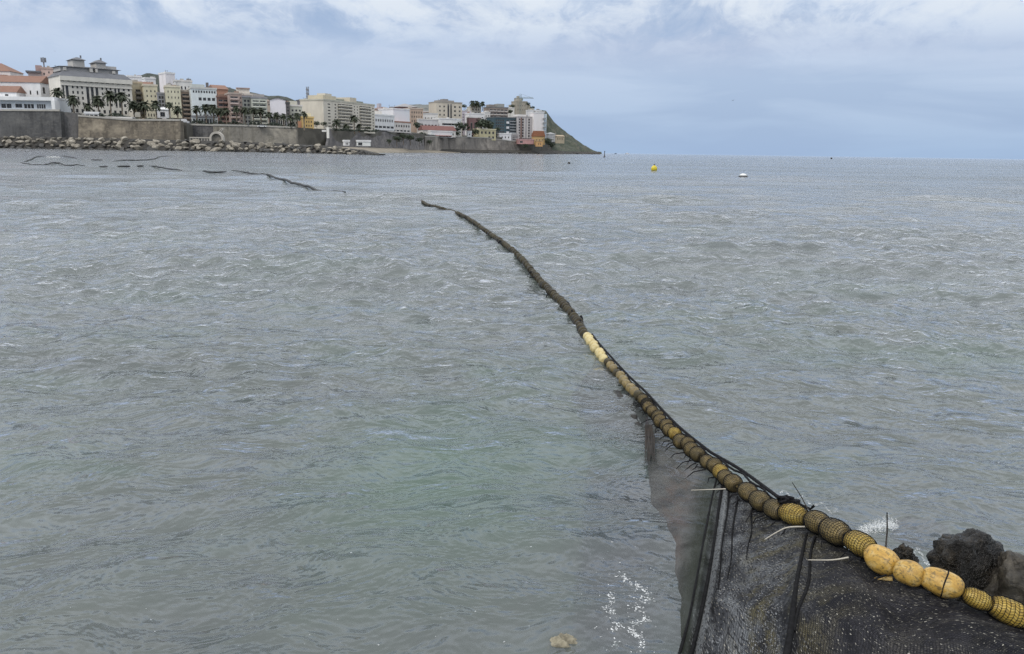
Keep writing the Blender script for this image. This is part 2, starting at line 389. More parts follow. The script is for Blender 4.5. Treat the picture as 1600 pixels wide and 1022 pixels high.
scrub = rockmat('scrub_hillside', (0.028, 0.042, 0.026), (0.058, 0.068, 0.042), (0.14, 0.125, 0.095), 0.11, space='w', bs=0.8, bd=1.5)
woods = rockmat('wooded_hillside', (0.03, 0.042, 0.035), (0.05, 0.062, 0.05), (0.075, 0.08, 0.065), 0.09, space='w', bs=0.8, bd=1.5)
tanrock = rockmat('tan_rock', (0.16, 0.14, 0.10), (0.30, 0.265, 0.20), (0.38, 0.34, 0.27), 0.08, space='w', bs=0.8, bd=1.0)
greyhill = rockmat('far_hillside', (0.12, 0.13, 0.13), (0.17, 0.18, 0.17), (0.22, 0.22, 0.20), 0.03, space='w', bs=0.3, bd=1.0)
hill('wooded_hill', [(205, 128), (222, 119), (234, 114.5), (246, 116.5), (262, 120), (285, 132), (300, 140)], 760, 120, 150, woods, 20, 4, 1)
hill('wooded_hill', [(335, 139), (347, 134.5), (358, 137), (372, 141), (400, 146), (420, 150), (435, 149.5), (448, 151), (462, 157), (480, 164), (500, 172)], 900, 150, 150, woods, 20, 4, 2)
hill('far_hill', [(590, 176), (622, 166), (640, 163), (655, 164), (668, 163), (684, 160), (705, 166), (730, 176)], 1400, 200, 200, greyhill, 20, 4, 3)
hill('rocky_hilltop', [(775, 183), (790, 176), (800, 170), (806, 166), (813, 164), (822, 164.5), (829, 168), (838, 173), (850, 184)], 960, 60, 80, tanrock, 15, 3, 4)
hill('headland', [(770, 186), (800, 176), (830, 174), (845, 172), (853, 173.5), (859, 182), (866, 191), (876, 200), (886, 208), (900, 218), (912, 227), (925, 234.5), (937, 239.2)], 1010, 130, 150, scrub, -1.0, 5.0, 5, gully=12, sub=1.5, fr=.055)
cliffm = rockmat('grey_cliff', (0.13, 0.125, 0.128), (0.20, 0.188, 0.185), (0.28, 0.26, 0.245), 0.09, space='w', bs=0.9, bd=1.2)
# grey rocky bank below the cream block, down to a strip of beach
vv = []; ff_ = []; N = 60
for i in range(N + 1):
    px = 512 + (700 - 512) * i / N; q = quay(px)
    for j in range(9):
        s = j / 8; z = 2.0 + (q.z - 2.0 + 0.2) * s; yy = q.y - 9 * (1 - s) ** 1.4
        nz = mnoise.fractal(Vector((q.x * 0.08, yy * 0.08, z * 0.12)), 1.0, 2.0, 4)
        vv.append((q.x, yy - 1.6 * nz * (1 if 0 < j < 8 else 0), z))
for i in range(N):
    for j in range(8): a = i * 9 + j; ff_.append((a, a + 9, a + 10, a + 1))
tag(link('cliff', mesh_from('cliff', vv, ff_, cliffm)), kind='structure')
vv = []; ff_ = []
BE = [(462, 300, 2.2), (500, 318, 2.0), (540, 350, 1.9), (590, 420, 1.6), (640, 560, 1.5), (700, 660, 1.3), (760, 740, 1.0)]
for px, Y, z in BE:
    q = quay(px)
    for yy, zq in ((Y, -0.6), (Y + 6, 0.3), (Y + 30, z), (q.y + 6, z + 1.3)):
        p = P(px, 300, yy); vv.append((p.x, yy, zq))
for i in range(len(BE) - 1):
    for j in range(3): a = i * 4 + j; ff_.append((a, a + 4, a + 5, a + 1))
sandm = flat('beach_sand', (0.24, 0.21, 0.165), 0.95, var=0.25, scale=0.2, space='w')
tag(link('beach', mesh_from('beach', vv, ff_, sandm, True)), kind='structure')

# ------------------------------------------------------------------ walls of the seafront
cope_m = plaster((0.42, 0.40, 0.36), 0.3)
def seawall(name, label, pts, mat, batter=1.2, cope=True, base=-0.5, copem=None):
    """pts: (px, ytop, Y) along the top edge"""
    A = P(*pts[0]); root = empty(name, (A.x, A.y, base), 0, label, 'wall')
    o = Vector((A.x, A.y, base)); mb = MB(); cp = MB(); tops = [P(*p) - o for p in pts]
    for a, c in zip(tops, tops[1:]):
        n = max(1, int((c - a).length / 12))
        for i in range(n):
            p, q = a.lerp(c, i / n), a.lerp(c, (i + 1) / n)
            bp, bq = Vector((p.x, p.y - batter, 0)), Vector((q.x, q.y - batter, 0))
            mb.quad(bp, bq, q, p); mb.quad(p, q, q + Vector((0, 3, 0)), p + Vector((0, 3, 0)))
            if cope:
                e = Vector((0, -0.35, 0)); h = Vector((0, 0, 0.8)); d = Vector((0, 0.5, 0)); l = Vector((0, 0, 0.004))
                cp.quad(p + e + l, q + e + l, q + e + h, p + e + h); cp.quad(p + e + h, q + e + h, q + d + h, p + d + h); cp.quad(p + d + h, q + d + h, q + d + l, p + d + l)
    for s, en in ((tops[0], 0), (tops[-1], 1)):
        mb.poly([Vector((s.x, s.y - batter, 0)), s, s + Vector((0, 3, 0)), Vector((s.x, s.y + 3, 0))])
    mb.build('masonry', mat, root)
    if cope: cp.build('coping', copem or cope_m, root)
    return root
wm_dark = stonewall('dark_masonry', (0.075, 0.076, 0.08), (0.13, 0.127, 0.12), (0.105, 0.105, 0.105))
wm_mid = stonewall('weathered_masonry', (0.165, 0.14, 0.108), (0.27, 0.232, 0.175), (0.135, 0.118, 0.095))
wm_tan = stonewall('tan_masonry', (0.25, 0.23, 0.19), (0.33, 0.30, 0.245), (0.21, 0.195, 0.17))
wm_far = stonewall('pale_rock_wall', (0.22, 0.20, 0.18), (0.30, 0.27, 0.235), (0.20, 0.185, 0.17))
wm_grey = stonewall('grey_masonry', (0.12, 0.118, 0.125), (0.18, 0.175, 0.17), (0.13, 0.125, 0.12))
seawall('sea_wall', 'dark stone sea wall under the long white seafront hall', [(-120, 174.5, 384), (0, 173.5, 382), (94, 174, 380)], wm_dark)
seawall('sea_wall', 'short grey stretch of sea wall between two dark corners', [(94.5, 174.5, 383), (122, 177, 383)], wm_grey, cope=False)
seawall('bastion_wall', 'weathered brown bastion wall below the grand cream building, ending in a sloping corner', [(122.5, 182, 381), (160, 185, 380), (205, 188.5, 380), (282, 189, 381)], wm_mid, 3.0)
seawall('sea_wall', 'shadowed grey wall set back beside the bastion corner', [(276, 195, 404), (334, 197, 408)], wm_grey)
seawall('sea_wall', 'long tan sea wall below the promenade palms', [(333, 196.5, 402), (400, 198, 410), (463, 200.5, 416)], wm_tan, 2.0)
seawall('sea_wall', 'dark recessed wall between the tan wall and the white pillar', [(463.5, 203, 432), (514, 204, 442)], wm_grey)
seawall('sea_wall', 'far grey rock wall along the water under the red roofed houses', [(664, 214, 636), (700, 214.5, 695), (760, 216, 731), (806, 222, 758), (812, 223, 762)], wm_far, 3.0)
# low white balustrade and arch at the foot of the bastion
stone_w = plaster((0.45, 0.42, 0.37), 0.2)
def px_box(name, label, cat, x0, x1, yt, yb, Y, D, mat, part):
    a, b_ = P(x0, yb, Y), P(x1, yb, Y); top = P(x0, yt, Y).z
    root = empty(name, (a.x, Y, a.z), 0, label, cat)
    mb = MB(); mb.box(0, b_.x - a.x, 0, D, 0, top - a.z); mb.build(part, mat, root)
    return root, b_.x - a.x, top - a.z
a, b_ = P(296, 217, 372), P(332, 217, 372)
root = empty('balustrade', (a.x, 372, 3.6), 0, 'low pale balustrade with dark gaps at the foot of the bastion', 'balustrade')
wl = b_.x - a.x; mb = MB(); mb.box(0, wl, 0, 0.8, 0, 0.5); mb.box(0, wl, -0.1, 0.9, 2.0, 2.5); mb.build('rail', stone_w, root)
for i in range(9):
    mb = MB(); x = wl * i / 8.01; mb.box(x, x + 0.35, 0.1, 0.7, 0.5, 2.0); mb.build('baluster', stone_w, root)
c = P(338, 217, 370)
root = empty('stone_arch', (c.x, 370, c.z - 1), 0, 'tan stone arch at the foot of the tan sea wall', 'arch')
mb = MB(); R0, R1 = 2.3, 3.2
for i in range(12):
    a0, a1 = math.pi * i / 12, math.pi * (i + 1) / 12
    p = lambda r, a_, y: (r * math.cos(a_), y, 1 + r * math.sin(a_))
    mb.quad(p(R0, a0, 0), p(R1, a0, 0), p(R1, a1, 0), p(R0, a1, 0)); mb.quad(p(R0, a0, 0), p(R0, a1, 0), p(R0, a1, 2), p(R0, a0, 2)); mb.quad(p(R1, a0, 0), p(R1, a0, 2), p(R1, a1, 2), p(R1, a1, 0))
mb.box(-R1, -R0, 0, 2, -1, 1); mb.box(R0, R1, 0, 2, -1, 1); mb.build('arch_ring', stone_w, root)
mb = MB(); mb.box(-R0, R0, 1.2, 1.6, -1, 3.2); mb.build('arch_infill', wm_tan, root)
# diagonal white stair up the tan wall
a, b_ = P(333, 214, 396), P(350, 200, 398)
root = empty('stairway', tuple(a), 0, 'pale stair rising diagonally against the tan sea wall', 'stairs')
for i in range(8):
    mb = MB(); x0_ = (b_.x - a.x) * i / 8; z0_ = (b_.z - a.z) * i / 8
    mb.box(x0_, x0_ + (b_.x - a.x) / 8 + 0.25, 0, 1.6, z0_ - 0.6, z0_ + (b_.z - a.z) / 8); mb.build('step', stone_w, root)
px_box('stele', 'narrow white pillar standing at the end of the promenade wall', 'pillar', 510.5, 514, 199, 216, 425, 1.2, plaster((0.75, 0.74, 0.70), 0.1), 'shaft')
r, w_, h_ = px_box('stele_sign', 'small white signboard beside the white pillar', 'sign', 503, 509.5, 203, 206, 427, 0.3, plaster((0.72, 0.72, 0.70), 0.1), 'board')
mb = MB(); mb.box(w_ * .2, w_ * .2 + .2, .05, .25, -3.5, -.002); mb.box(w_ * .75, w_ * .75 + .2, .05, .25, -3.5, -.002); mb.build('post', flat('dark_steel', (0.05, 0.05, 0.055), 0.5), r)

# ------------------------------------------------------------------ buildings
WIN = None
def win_mesh():
    global WIN
    if WIN: return WIN
    mb = MB(); f = 0.07
    mb.quad((f, 0.5, f), (1 - f, 0.5, f), (1 - f, 0.5, 1 - f), (f, 0.5, 1 - f), 0)
    mb.box(0, f, 0, 0.6, 0, 1, 1); mb.box(1 - f, 1, 0, 0.6, 0, 1, 1); mb.box(f, 1 - f, 0, 0.6, 0, f, 1); mb.box(f, 1 - f, 0, 0.6, 1 - f, 1, 1)
    mb.box(0.48, 0.52, 0.2, 0.45, f, 1 - f, 1)
    WIN = mb.mesh('window', [glass_dark(), flat('window_frame', (0.20, 0.19, 0.18), 0.6)]); return WIN
def facade(mb, T, Wd, H, rects, dep=0.5):
    us = sorted({0.0, Wd} | {r[0] for r in rects} | {r[1] for r in rects}); zs = sorted({0.0, H} | {r[2] for r in rects} | {r[3] for r in rects})
    for i in range(len(us) - 1):
        uc = (us[i] + us[i + 1]) / 2
        for j in range(len(zs) - 1):
            zc = (zs[j] + zs[j + 1]) / 2
            if any(r[0] < uc < r[1] and r[2] < zc < r[3] for r in rects): continue
            mb.quad(T(us[i], 0, zs[j]), T(us[i + 1], 0, zs[j]), T(us[i + 1], 0, zs[j + 1]), T(us[i], 0, zs[j + 1]))
    for a, b_, c, d in rects:
        mb.quad(T(a, 0, c), T(a, 0, d), T(a, dep, d), T(a, dep, c)); mb.quad(T(b_, 0, d), T(b_, 0, c), T(b_, dep, c), T(b_, dep, d))
        mb.quad(T(a, 0, d), T(b_, 0, d), T(b_, dep, d), T(a, dep, d)); mb.quad(T(b_, 0, c), T(a, 0, c), T(a, dep, c), T(b_, dep, c))
        mb.quad(T(a, dep, c), T(b_, dep, c), T(b_, dep, d), T(a, dep, d))
PENT = ['penthouse', 'roof_box', 'stair_tower']
def building(name, label, x0, x1, yt, yb, Y0, Y1, D, col, bands=(), roof='flat', roofcol=None, side=0, rows=0, extras=(), rh=3.0, dirt=0.25, cat='building', balcol=None, rot_side=True):
    """x0,x1: photo columns of the facade's ends; yt,yb: photo rows of eave and base at x0 (yb None: the terrain)"""
    A = P(x0, yt, Y0); B = P(x1, yt, Y1)
    zb = (P(x0, yb, Y0).z if yb is not None else min(ground_at(x0, Y0), ground_at(x1, Y1)) - 1.0)
    ang = math.atan2(B.y - A.y, B.x - A.x); Wd = math.hypot(B.x - A.x, B.y - A.y); H = A.z - zb
    mat = plaster(col, dirt) if isinstance(col, tuple) else col
    root = empty(name, (A.x, A.y, zb), ang, label, cat)
    rects = []; bal = []
    for (u0_, u1_, z0_, z1_, nc, nr_, kind, wf, hf) in bands:
        for i in range(nc):
            for j in range(nr_):
                cw = (u1_ - u0_) * Wd / nc; ch = (z1_ - z0_) * H / nr_
                uc = u0_ * Wd + cw * (i + 0.5); zc = z0_ * H + ch * (j + 0.5)
                r = (uc - cw * wf / 2, uc + cw * wf / 2, zc - ch * hf / 2, zc + ch * hf / 2)
                rects.append(r)
                if kind == 'balc': bal.append((r, ch))
    mb = MB(); facade(mb, lambda u, v, z: (u, v, z), Wd, H, rects)
    srects = []
    if side and rows:
        for i in range(side):
            for j in range(rows):
                cw = D / side; ch = H * 0.9 / rows
                srects.append((cw * (i + .32), cw * (i + .68), H * .06 + ch * (j + .25), H * .06 + ch * (j + .75)))
    facade(mb, lambda u, v, z: (Wd - v, u, z), D, H, srects)
    mb.quad((0, D, 0), (0, 0, 0), (0, 0, H), (0, D, H)); mb.quad((Wd, D, 0), (0, D, 0), (0, D, H), (Wd, D, H)); mb.quad((0, 0, H), (Wd, 0, H), (Wd, D, H), (0, D, H))
    mb.build('wall', mat, root)
    wm = win_mesh()
    for (a, b_, c, d) in rects:
        o = link('window', wm, None, root, (a, 0.04, c)); o.scale = (b_ - a, 0.7, d - c)
    for (a, b_, c, d) in srects:
        o = link('window', wm, None, root, (Wd - 0.04, a, c)); o.scale = (b_ - a, 0.7, d - c); o.rotation_euler = (0, 0, math.pi / 2)
    bm = plaster(balcol, 0.15) if balcol else mat
    for (a, b_, c, d), ch in bal:
        m2 = MB(); m2.box(a - .1, b_ + .1, -1.1, 0.0 - .003, c - 0.25, c + (d - c) * 0.38); m2.build('balcony', bm, root)
    rc = roofcol if roofcol is not None else (0.30, 0.29, 0.28)
    rm = tiles() if rc == 'tile' else (plaster(rc, 0.3) if isinstance(rc, tuple) else rc)
    e = 0.5; m2 = MB(); z = H + 0.004
    if roof == 'flat':
        m2.box(-.25, Wd + .25, -.25, D + .25, z, z + 0.25); 
        for q in ((-.25, Wd + .25, -.25, .1), (-.25, Wd + .25, D - .1, D + .25)): m2.box(*q, z + .252, z + 0.9)
        for q in ((-.25, .1, .102, D - .102), (Wd - .1, Wd + .25, .102, D - .102)): m2.box(*q, z + .252, z + 0.9)
    elif roof in ('hip', 'mansard'):
        k = 0.5 if roof == 'hip' else 0.12
        ins = min(D, Wd) * k
        a0 = [(-e, -e, z), (Wd + e, -e, z), (Wd + e, D + e, z), (-e, D + e, z)]
        a1 = [(ins, ins, z + rh), (Wd - ins, ins, z + rh), (Wd - ins, D - ins, z + rh), (ins, D - ins, z + rh)]
        for i in range(4): j = (i + 1) % 4; m2.quad(a0[i], a0[j], a1[j], a1[i])
        m2.quad(*a1); m2.quad(*reversed(a0))
    elif roof == 'gable':
        p, q = (-e, D / 2, z + rh), (Wd + e, D / 2, z + rh)
        m2.quad((-e, -e, z), (Wd + e, -e, z), q, p); m2.quad(p, q, (Wd + e, D + e, z), (-e, D + e, z)); m2.poly([(-e, -e, z), p, (-e, D + e, z)]); m2.poly([(Wd + e, -e, z), (Wd + e, D + e, z), q])
    elif roof == 'gable_front':
        p, q = (Wd / 2, -e, z + rh), (Wd / 2, D + e, z + rh)
        m2.quad((-e, -e, z), p, q, (-e, D + e, z)); m2.quad(p, (Wd + e, -e, z), (Wd + e, D + e, z), q); m2.poly([(0, 0, z), (Wd, 0, z), (Wd / 2, 0, z + rh * .95)])
    if m2.v: m2.build('roof', rm, root)
    if roof == 'flat' and D > 8:
        Rb = random.Random(int(x0 * 7)); 
        for _ in range(Rb.randint(1, 3)):
            m4 = MB(); u_ = Rb.uniform(.05, .8) * Wd; v_ = Rb.uniform(.25, .7) * D; ww = Rb.uniform(1.0, 2.6)
            m4.box(u_, u_ + ww, v_, v_ + ww, H + .26, H + Rb.uniform(1.4, 2.6)); m4.build(Rb.choice(('water_tank', 'roof_vent', 'stair_hut')), plaster(Rb.choice(((.42, .40, .37), (.25, .24, .24), (.6, .58, .55), (.33, .22, .17))), .3), root)
        for _ in range(Rb.randint(0, 2)):
            m4 = MB(); u_ = Rb.uniform(.1, .9) * Wd; hh_ = Rb.uniform(2, 4); m4.tube([(u_, D * .5, H + .2), (u_, D * .5, H + hh_)], .09, 4); m4.tube([(u_ - .6, D * .5, H + hh_ - .3), (u_ + .6, D * .5, H + hh_ - .3)], .05, 4); m4.build('aerial', flat('aerial_metal', (.12, .12, .13), .5), root)
    for ex in extras:
        nm, ua, ub, va, vb, za, zb_, c = ex[:8]
        m3 = MB()
        X0, X1, Y0_, Y1_ = ua * Wd, ub * Wd, va * D, vb * D
        if len(ex) > 8 and ex[8] == 'hip':
            ii = 0.5 * min(X1 - X0, Y1_ - Y0_) * 0.9
            a0 = [(X0, Y0_), (X1, Y0_), (X1, Y1_), (X0, Y1_)]; a1 = [(X0 + ii, Y0_ + ii), (X1 - ii, Y0_ + ii), (X1 - ii, Y1_ - ii), (X0 + ii, Y1_ - ii)]
            for i in range(4):
                j = (i + 1) % 4; m3.quad((*a0[i], H + za), (*a0[j], H + za), (*a1[j], H + zb_), (*a1[i], H + zb_))
            m3.quad(*[(*p, H + zb_) for p in a1])
        else: m3.box(X0, X1, Y0_, Y1_, H + za, H + zb_)
        m3.build(nm, (tiles() if c == 'tile' else plaster(c, 0.2)), root)
    return root, Wd, H

WHITE = (0.78, 0.78, 0.78); OFFW = (0.69, 0.67, 0.64); CREAM = (0.64, 0.60, 0.50); PINK = (0.62, 0.47, 0.41); YEL = (0.56, 0.48, 0.29)
GRY = (0.30, 0.30, 0.32); ROOFG = (0.16, 0.165, 0.18)
w = 'win'
# --- far left group
building('seafront_hall', 'long low white seafront hall with a flat roof and a strip of dark windows', -110, 90, 153, 172, 386, 386, 14, (0.698, 0.732, 0.760),
         [(0.02, 0.30, .25, .70, 4, 1, w, .7, 1), (.34, .52, .3, .7, 3, 1, w, .8, 1), (.55, .635, .25, .62, 2, 1, w, .9, 1), (.66, .72, .3, .62, 1, 1, w, .9, 1), (.73, .81, .25, .62, 3, 1, w, .85, 1), (.83, .90, .25, .62, 4, 1, w, .75, 1)], 'flat', (0.760, 0.760, 0.760), dirt=.15,
         extras=[('eave', -.01, 1.0, -.22, -.02, -.6, 1.0, WHITE), ('roof_box', .985, 1.012, -.3, -.02, -6, -.602, WHITE), ('ledge', 0, 1.0, -.12, -.003, -6, -5.3, WHITE)])
building('white_house', 'white house with a long terracotta roof behind the seafront hall', -60, 62, 126.5, 150, 404, 408, 14, (0.760, 0.760, 0.760), [(.55, 1, .05, .6, 5, 1, w, .22, .5), (0.3, .62, .5, .75, 3, 1, w, .45, .6)], 'gable', 'tile', rh=3.6, side=2, rows=1)
building('white_house', 'tall white house with a terracotta hip roof at the left edge', -50, 15, 110, 140, 430, 432, 14, (0.760, 0.721, 0.698), [(.2, .95, .4, .9, 4, 1, w, .3, .5)], 'hip', 'tile', rh=4.5,
         extras=[('roof_lower', -.05, 1.02, -.4, .02, -4.4, -2.2, 'tile')])
building('low_house', 'low white house with a red tiled roof just above the seafront hall', -60, 25, 143, 151, 396, 397, 8, WHITE, [(.1, .9, .2, .7, 5, 1, w, .4, .7)], 'gable', 'tile', rh=3.2)
building('pink_apartment', 'pale pink apartment house left of the grand cream building', 64, 96, 107.5, 172, 420, 424, 14, PINK, [(.25, .95, .40, .98, 3, 5, w, .28, .42), (.03, .22, .1, .95, 1, 6, w, .4, .4)], 'flat', (0.500, 0.380, 0.330),
         extras=[('wing', -.65, -.01, 0.0, .8, -9, -2, (0.528, 0.472, 0.449)), ('wing_roof', -.75, -.012, -.1, .9, -1.99, -1.2, ROOFG), ('stair_tower', -.3, .0, .3, .9, -1.19, 2.0, (0.420, 0.300, 0.280))])
# --- the grand building
g_bands = [(.0, 1, .845, .96, 13, 1, w, .5, .72),
           (.02, .045, .30, .77, 1, 1, w, .9, 1), (.06, .105, .30, .77, 1, 1, w, .85, 1),
           (.13, .32, .22, .80, 3, 4, w, .40, .55), (.34, .385, .22, .77, 1, 1, w, .85, 1), (.405, .45, .22, .77, 1, 1, w, .85, 1), (.47, .515, .22, .77, 1, 1, w, .85, 1),
           (.54, .72, .22, .80, 3, 4, w, .40, .55), (.74, .775, .22, .77, 1, 1, w, .85, 1), (.79, .825, .22, .77, 1, 1, w, .85, 1), (.845, .99, .22, .80, 2, 4, w, .42, .55), (.0, 1, .03, .17, 13, 1, w, .45, .7)]
building('grand_building', 'grand cream building with tall window bays, grey mansard roofs and twin roof pavilions', 93, 204, 118, 178, 394, 416, 20, (0.675, 0.641, 0.574), g_bands, 'mansard', ROOFG, side=4, rows=5, rh=2.6,
         extras=[('cornice', -.008, 1.008, -.05, -.005, -2.1, -.05, (0.698, 0.664, 0.596)), ('string_course', -.004, 1.004, -.03, -.004, -4.3, -3.7, (0.698, 0.664, 0.596)),
                 ('roof_storey', .05, .86, .2, .8, 2.61, 4.6, (0.472, 0.455, 0.438)), ('roof_tier', .02, .90, .12, .88, 4.61, 5.6, ROOFG, 'hip'),
                 ('pavilion', .24, .40, .25, .7, 5.0, 8.2, (0.495, 0.472, 0.438)), ('pavilion_roof', .22, .42, .2, .75, 8.21, 9.6, ROOFG, 'hip'),
                 ('pavilion', .56, .70, .25, .7, 5.0, 7.6, (0.495, 0.472, 0.438)), ('pavilion_roof', .54, .72, .2, .75, 7.61, 9.2, ROOFG, 'hip'),
                 ('finial', .385, .40, .45, .5, 9.61, 10.8, ROOFG), ('finial', .67, .685, .45, .5, 9.21, 10.4, ROOFG),
                 ('dormer', .08, .12, .1, .3, 2.7, 4.2, (0.528, 0.506, 0.472)), ('dormer', .44, .48, .1, .3, 2.7, 4.4, (0.528, 0.506, 0.472)), ('dormer', .52, .55, .1, .3, 2.7, 4.4, (0.528, 0.506, 0.472)), ('dormer', .76, .80, .1, .3, 2.7, 4.0, (0.528, 0.506, 0.472)), ('dormer', .90, .94, .1, .3, .3, 2.4, (0.528, 0.506, 0.472)),
                 ('penthouse', .70, .86, .3, .7, 5.0, 6.4, (0.495, 0.472, 0.449)), ('portico', .93, 1.03, -.35, -.01, -18.0, -15.6, (0.698, 0.664, 0.585))])
building('low_pavilion', 'small white flat roofed pavilion on the bastion before the grand building', 132, 154, 177.5, 183, 382.5, 384, 4, WHITE, [(.05, .95, .15, .75, 3, 1, w, .85, 1)], 'flat', WHITE)
building('terrace_house', 'narrow white terrace building at the right foot of the grand building', 165, 206, 185.2, 190, 382.5, 384, 4, OFFW, [(.05, .95, .2, .75, 7, 1, w, .5, 1)], 'flat', OFFW)
# --- row to the right of it
building('yellow_house', 'ochre house with a dark recessed loggia next to the grand building', 205, 222, 130, 184, 424, 428, 14, (0.460, 0.410, 0.300), [(.3, .85, .12, .85, 1, 5, 'balc', .9, .8)], 'flat', (0.500, 0.420, 0.300), balcol=(0.220, 0.210, 0.200))
building('red_roof_house', 'long terracotta roofed house behind the yellow houses', 207, 238, 134, None, 470, 476, 14, (0.500, 0.400, 0.300), [], 'gable', 'tile', rh=3.0)
building('white_house', 'white penthouse block above the ochre house', 199, 221, 120, None, 500, 504, 12, WHITE, [(.1, .9, .75, .92, 4, 1, w, .4, .7)], 'flat', WHITE)
building('white_house', 'small white house below the wooded hill', 226, 243, 123, None, 520, 524, 10, WHITE, [(.1, .5, .86, .95, 2, 1, w, .4, .7)], 'flat', WHITE)
building('white_tower', 'plain white stair tower beside the wooded hill', 258.5, 273, 115, None, 500, 504, 10, (0.760, 0.732, 0.743), [], 'flat', WHITE, extras=[('wing', 1.001, 1.5, .1, .9, -9, -3.0, (0.760, 0.732, 0.721))])
building('yellow_house', 'yellow house with three columns of small windows before the wooded hill', 224, 245.5, 134, 184, 418, 421, 14, (0.608, 0.562, 0.415), [(.08, .95, .45, .92, 3, 3, w, .3, .4), (.05, .95, .05, .3, 4, 1, w, .3, .6)], 'flat', (0.641, 0.585, 0.472))
building('grey_bay_house', 'narrow grey bay of glass between two yellow houses', 245.8, 257, 147, 184, 420, 422, 12, (0.320, 0.330, 0.360), [(.1, .9, .1, .95, 2, 5, w, .8, .7)], 'flat', GRY)
building('yellow_house', 'pale yellow house with four columns of windows behind the palms', 257.5, 281.5, 136, 184, 418, 421, 14, (0.619, 0.585, 0.438), [(.08, .95, .2, .95, 4, 4, w, .28, .38)], 'flat', (0.675, 0.619, 0.495), side=2, rows=4)
building('arched_building', 'low white building with a round arched front between the yellow houses', 245, 262, 171, 184, 406, 407, 6, (0.760, 0.760, 0.760), [(.25, .75, .12, .7, 1, 1, w, .9, 1)], 'hip', (0.760, 0.760, 0.760), rh=1.4)
building('low_house', 'low yellow gate house at the top of the bastion', 228, 244, 172, 186, 405, 406, 6, (0.630, 0.585, 0.449), [(.1, .9, .2, .7, 3, 1, w, .4, .7)], 'flat', (0.721, 0.675, 0.528))
building('brown_apartment', 'brown apartment house with stacked balconies', 282, 297, 143, 188, 424, 427, 14, (0.300, 0.230, 0.180), [(.08, .92, .05, .95, 1, 6, 'balc', .9, .7)], 'flat', (0.400, 0.350, 0.300), balcol=(0.380, 0.300, 0.240))
building('white_apartment', 'white apartment house with a dark dotted top storey and teal balconies', 298, 338, 138.5, 192, 421, 427, 15, (0.698, 0.743, 0.743), [(.05, .98, .87, .97, 9, 1, w, .6, .7), (.25, .95, .62, .80, 4, 1, w, .7, .5), (.38, .95, .40, .58, 3, 1, 'balc', .85, .8), (.1, .95, .06, .3, 6, 1, w, .4, .7)], 'flat', (0.585, 0.585, 0.562), balcol=(0.100, 0.240, 0.250),
         extras=[('roof_tank', .70, .78, .4, .6, 1.0, 3.8, (0.140, 0.130, 0.130)), ('penthouse', .1, .6, .3, .8, .91, 2.6, (0.472, 0.495, 0.472))])
building('white_house', 'white stepped roof house behind the white apartment', 272, 300, 127, None, 480, 484, 12, (0.698, 0.698, 0.675), [(.1, .9, .8, .92, 4, 1, w, .4, .6)], 'flat', OFFW)
building('brick_house', 'brick red upper house with a tiled roof behind the balconies', 335, 356, 139, None, 450, 454, 14, (0.420, 0.230, 0.160), [(.1, .9, .7, .92, 4, 1, w, .4, .6)], 'gable', 'tile', rh=2.6)
building('dark_red_apartment', 'dark red brick apartment with shadowed balconies', 339, 357, 152, 193, 426, 429, 14, (0.200, 0.120, 0.100), [(.08, .95, .05, .95, 2, 5, 'balc', .85, .7)], 'flat', (0.250, 0.150, 0.120), balcol=(0.300, 0.200, 0.170))
building('pink_apartment', 'pinkish apartment with wide balconies in the middle of the promenade', 357.5, 378, 147, 194, 424, 427, 14, (0.420, 0.330, 0.290), [(.06, .72, .05, .96, 1, 6, 'balc', .92, .62), (.78, .96, .05, .96, 1, 6, w, .5, .4)], 'flat', (0.450, 0.380, 0.330), balcol=(0.562, 0.449, 0.404), side=2, rows=5)
building('cream_house', 'cream house with a stepped roof terrace above the promenade', 366, 401, 148, None, 462, 466, 14, (0.653, 0.596, 0.517), [(.1, .95, .8, .93, 5, 1, w, .4, .6)], 'flat', (0.641, 0.585, 0.528), extras=[('penthouse', .1, .7, .2, .8, .92, 3.6, (0.653, 0.608, 0.540)), ('parapet', .1, .72, .15, .85, 3.61, 4.1, (0.400, 0.300, 0.270))])
building('grey_apartment', 'grey green apartment with dark glazing on the promenade', 378.5, 392, 152, 195, 426, 428, 14, (0.240, 0.250, 0.230), [(.1, .9, .05, .95, 2, 6, w, .7, .6)], 'flat', GRY)
building('cream_apartment', 'greenish cream apartment with continuous balconies behind two palms', 392.5, 417, 153.5, 196, 426, 429, 14, (0.551, 0.562, 0.495), [(.06, .94, .05, .96, 2, 6, 'balc', .92, .55)], 'flat', GRY, balcol=(0.608, 0.619, 0.540), extras=[('penthouse', .2, .9, .3, .8, .91, 2.4, (0.350, 0.330, 0.310))])
building('gabled_house', 'white blank walled house behind the row of palms', 421.5, 446, 156, 197, 430, 432, 14, (0.760, 0.732, 0.760), [(.05, .98, .03, .22, 8, 1, w, .5, .8)], 'gable_front', (0.732, 0.698, 0.721), rh=1.2, dirt=.12)
building('dark_slab', 'narrow dark slab house right of the white blank wall', 446.5, 452.5, 162, 197, 432, 433, 12, (0.130, 0.120, 0.120), [(.15, .85, .05, .9, 1, 6, w, .8, .6)], 'flat', (0.100, 0.100, 0.100))
building('green_house', 'pale green grey terrace house right of the dark slab', 453, 472, 166, 198, 436, 439, 12, (0.495, 0.506, 0.449), [(.05, .95, .1, .9, 3, 4, w, .5, .5)], 'flat', OFFW, extras=[('penthouse', .1, .7, .2, .8, .91, 2.8, (0.585, 0.562, 0.472))])
building('white_house', 'small white house behind the ochre pavilion', 472, 492, 168, None, 480, 483, 12, OFFW, [(.1, .9, .6, .9, 4, 2, w, .4, .5)], 'gable', 'tile', rh=2.0)
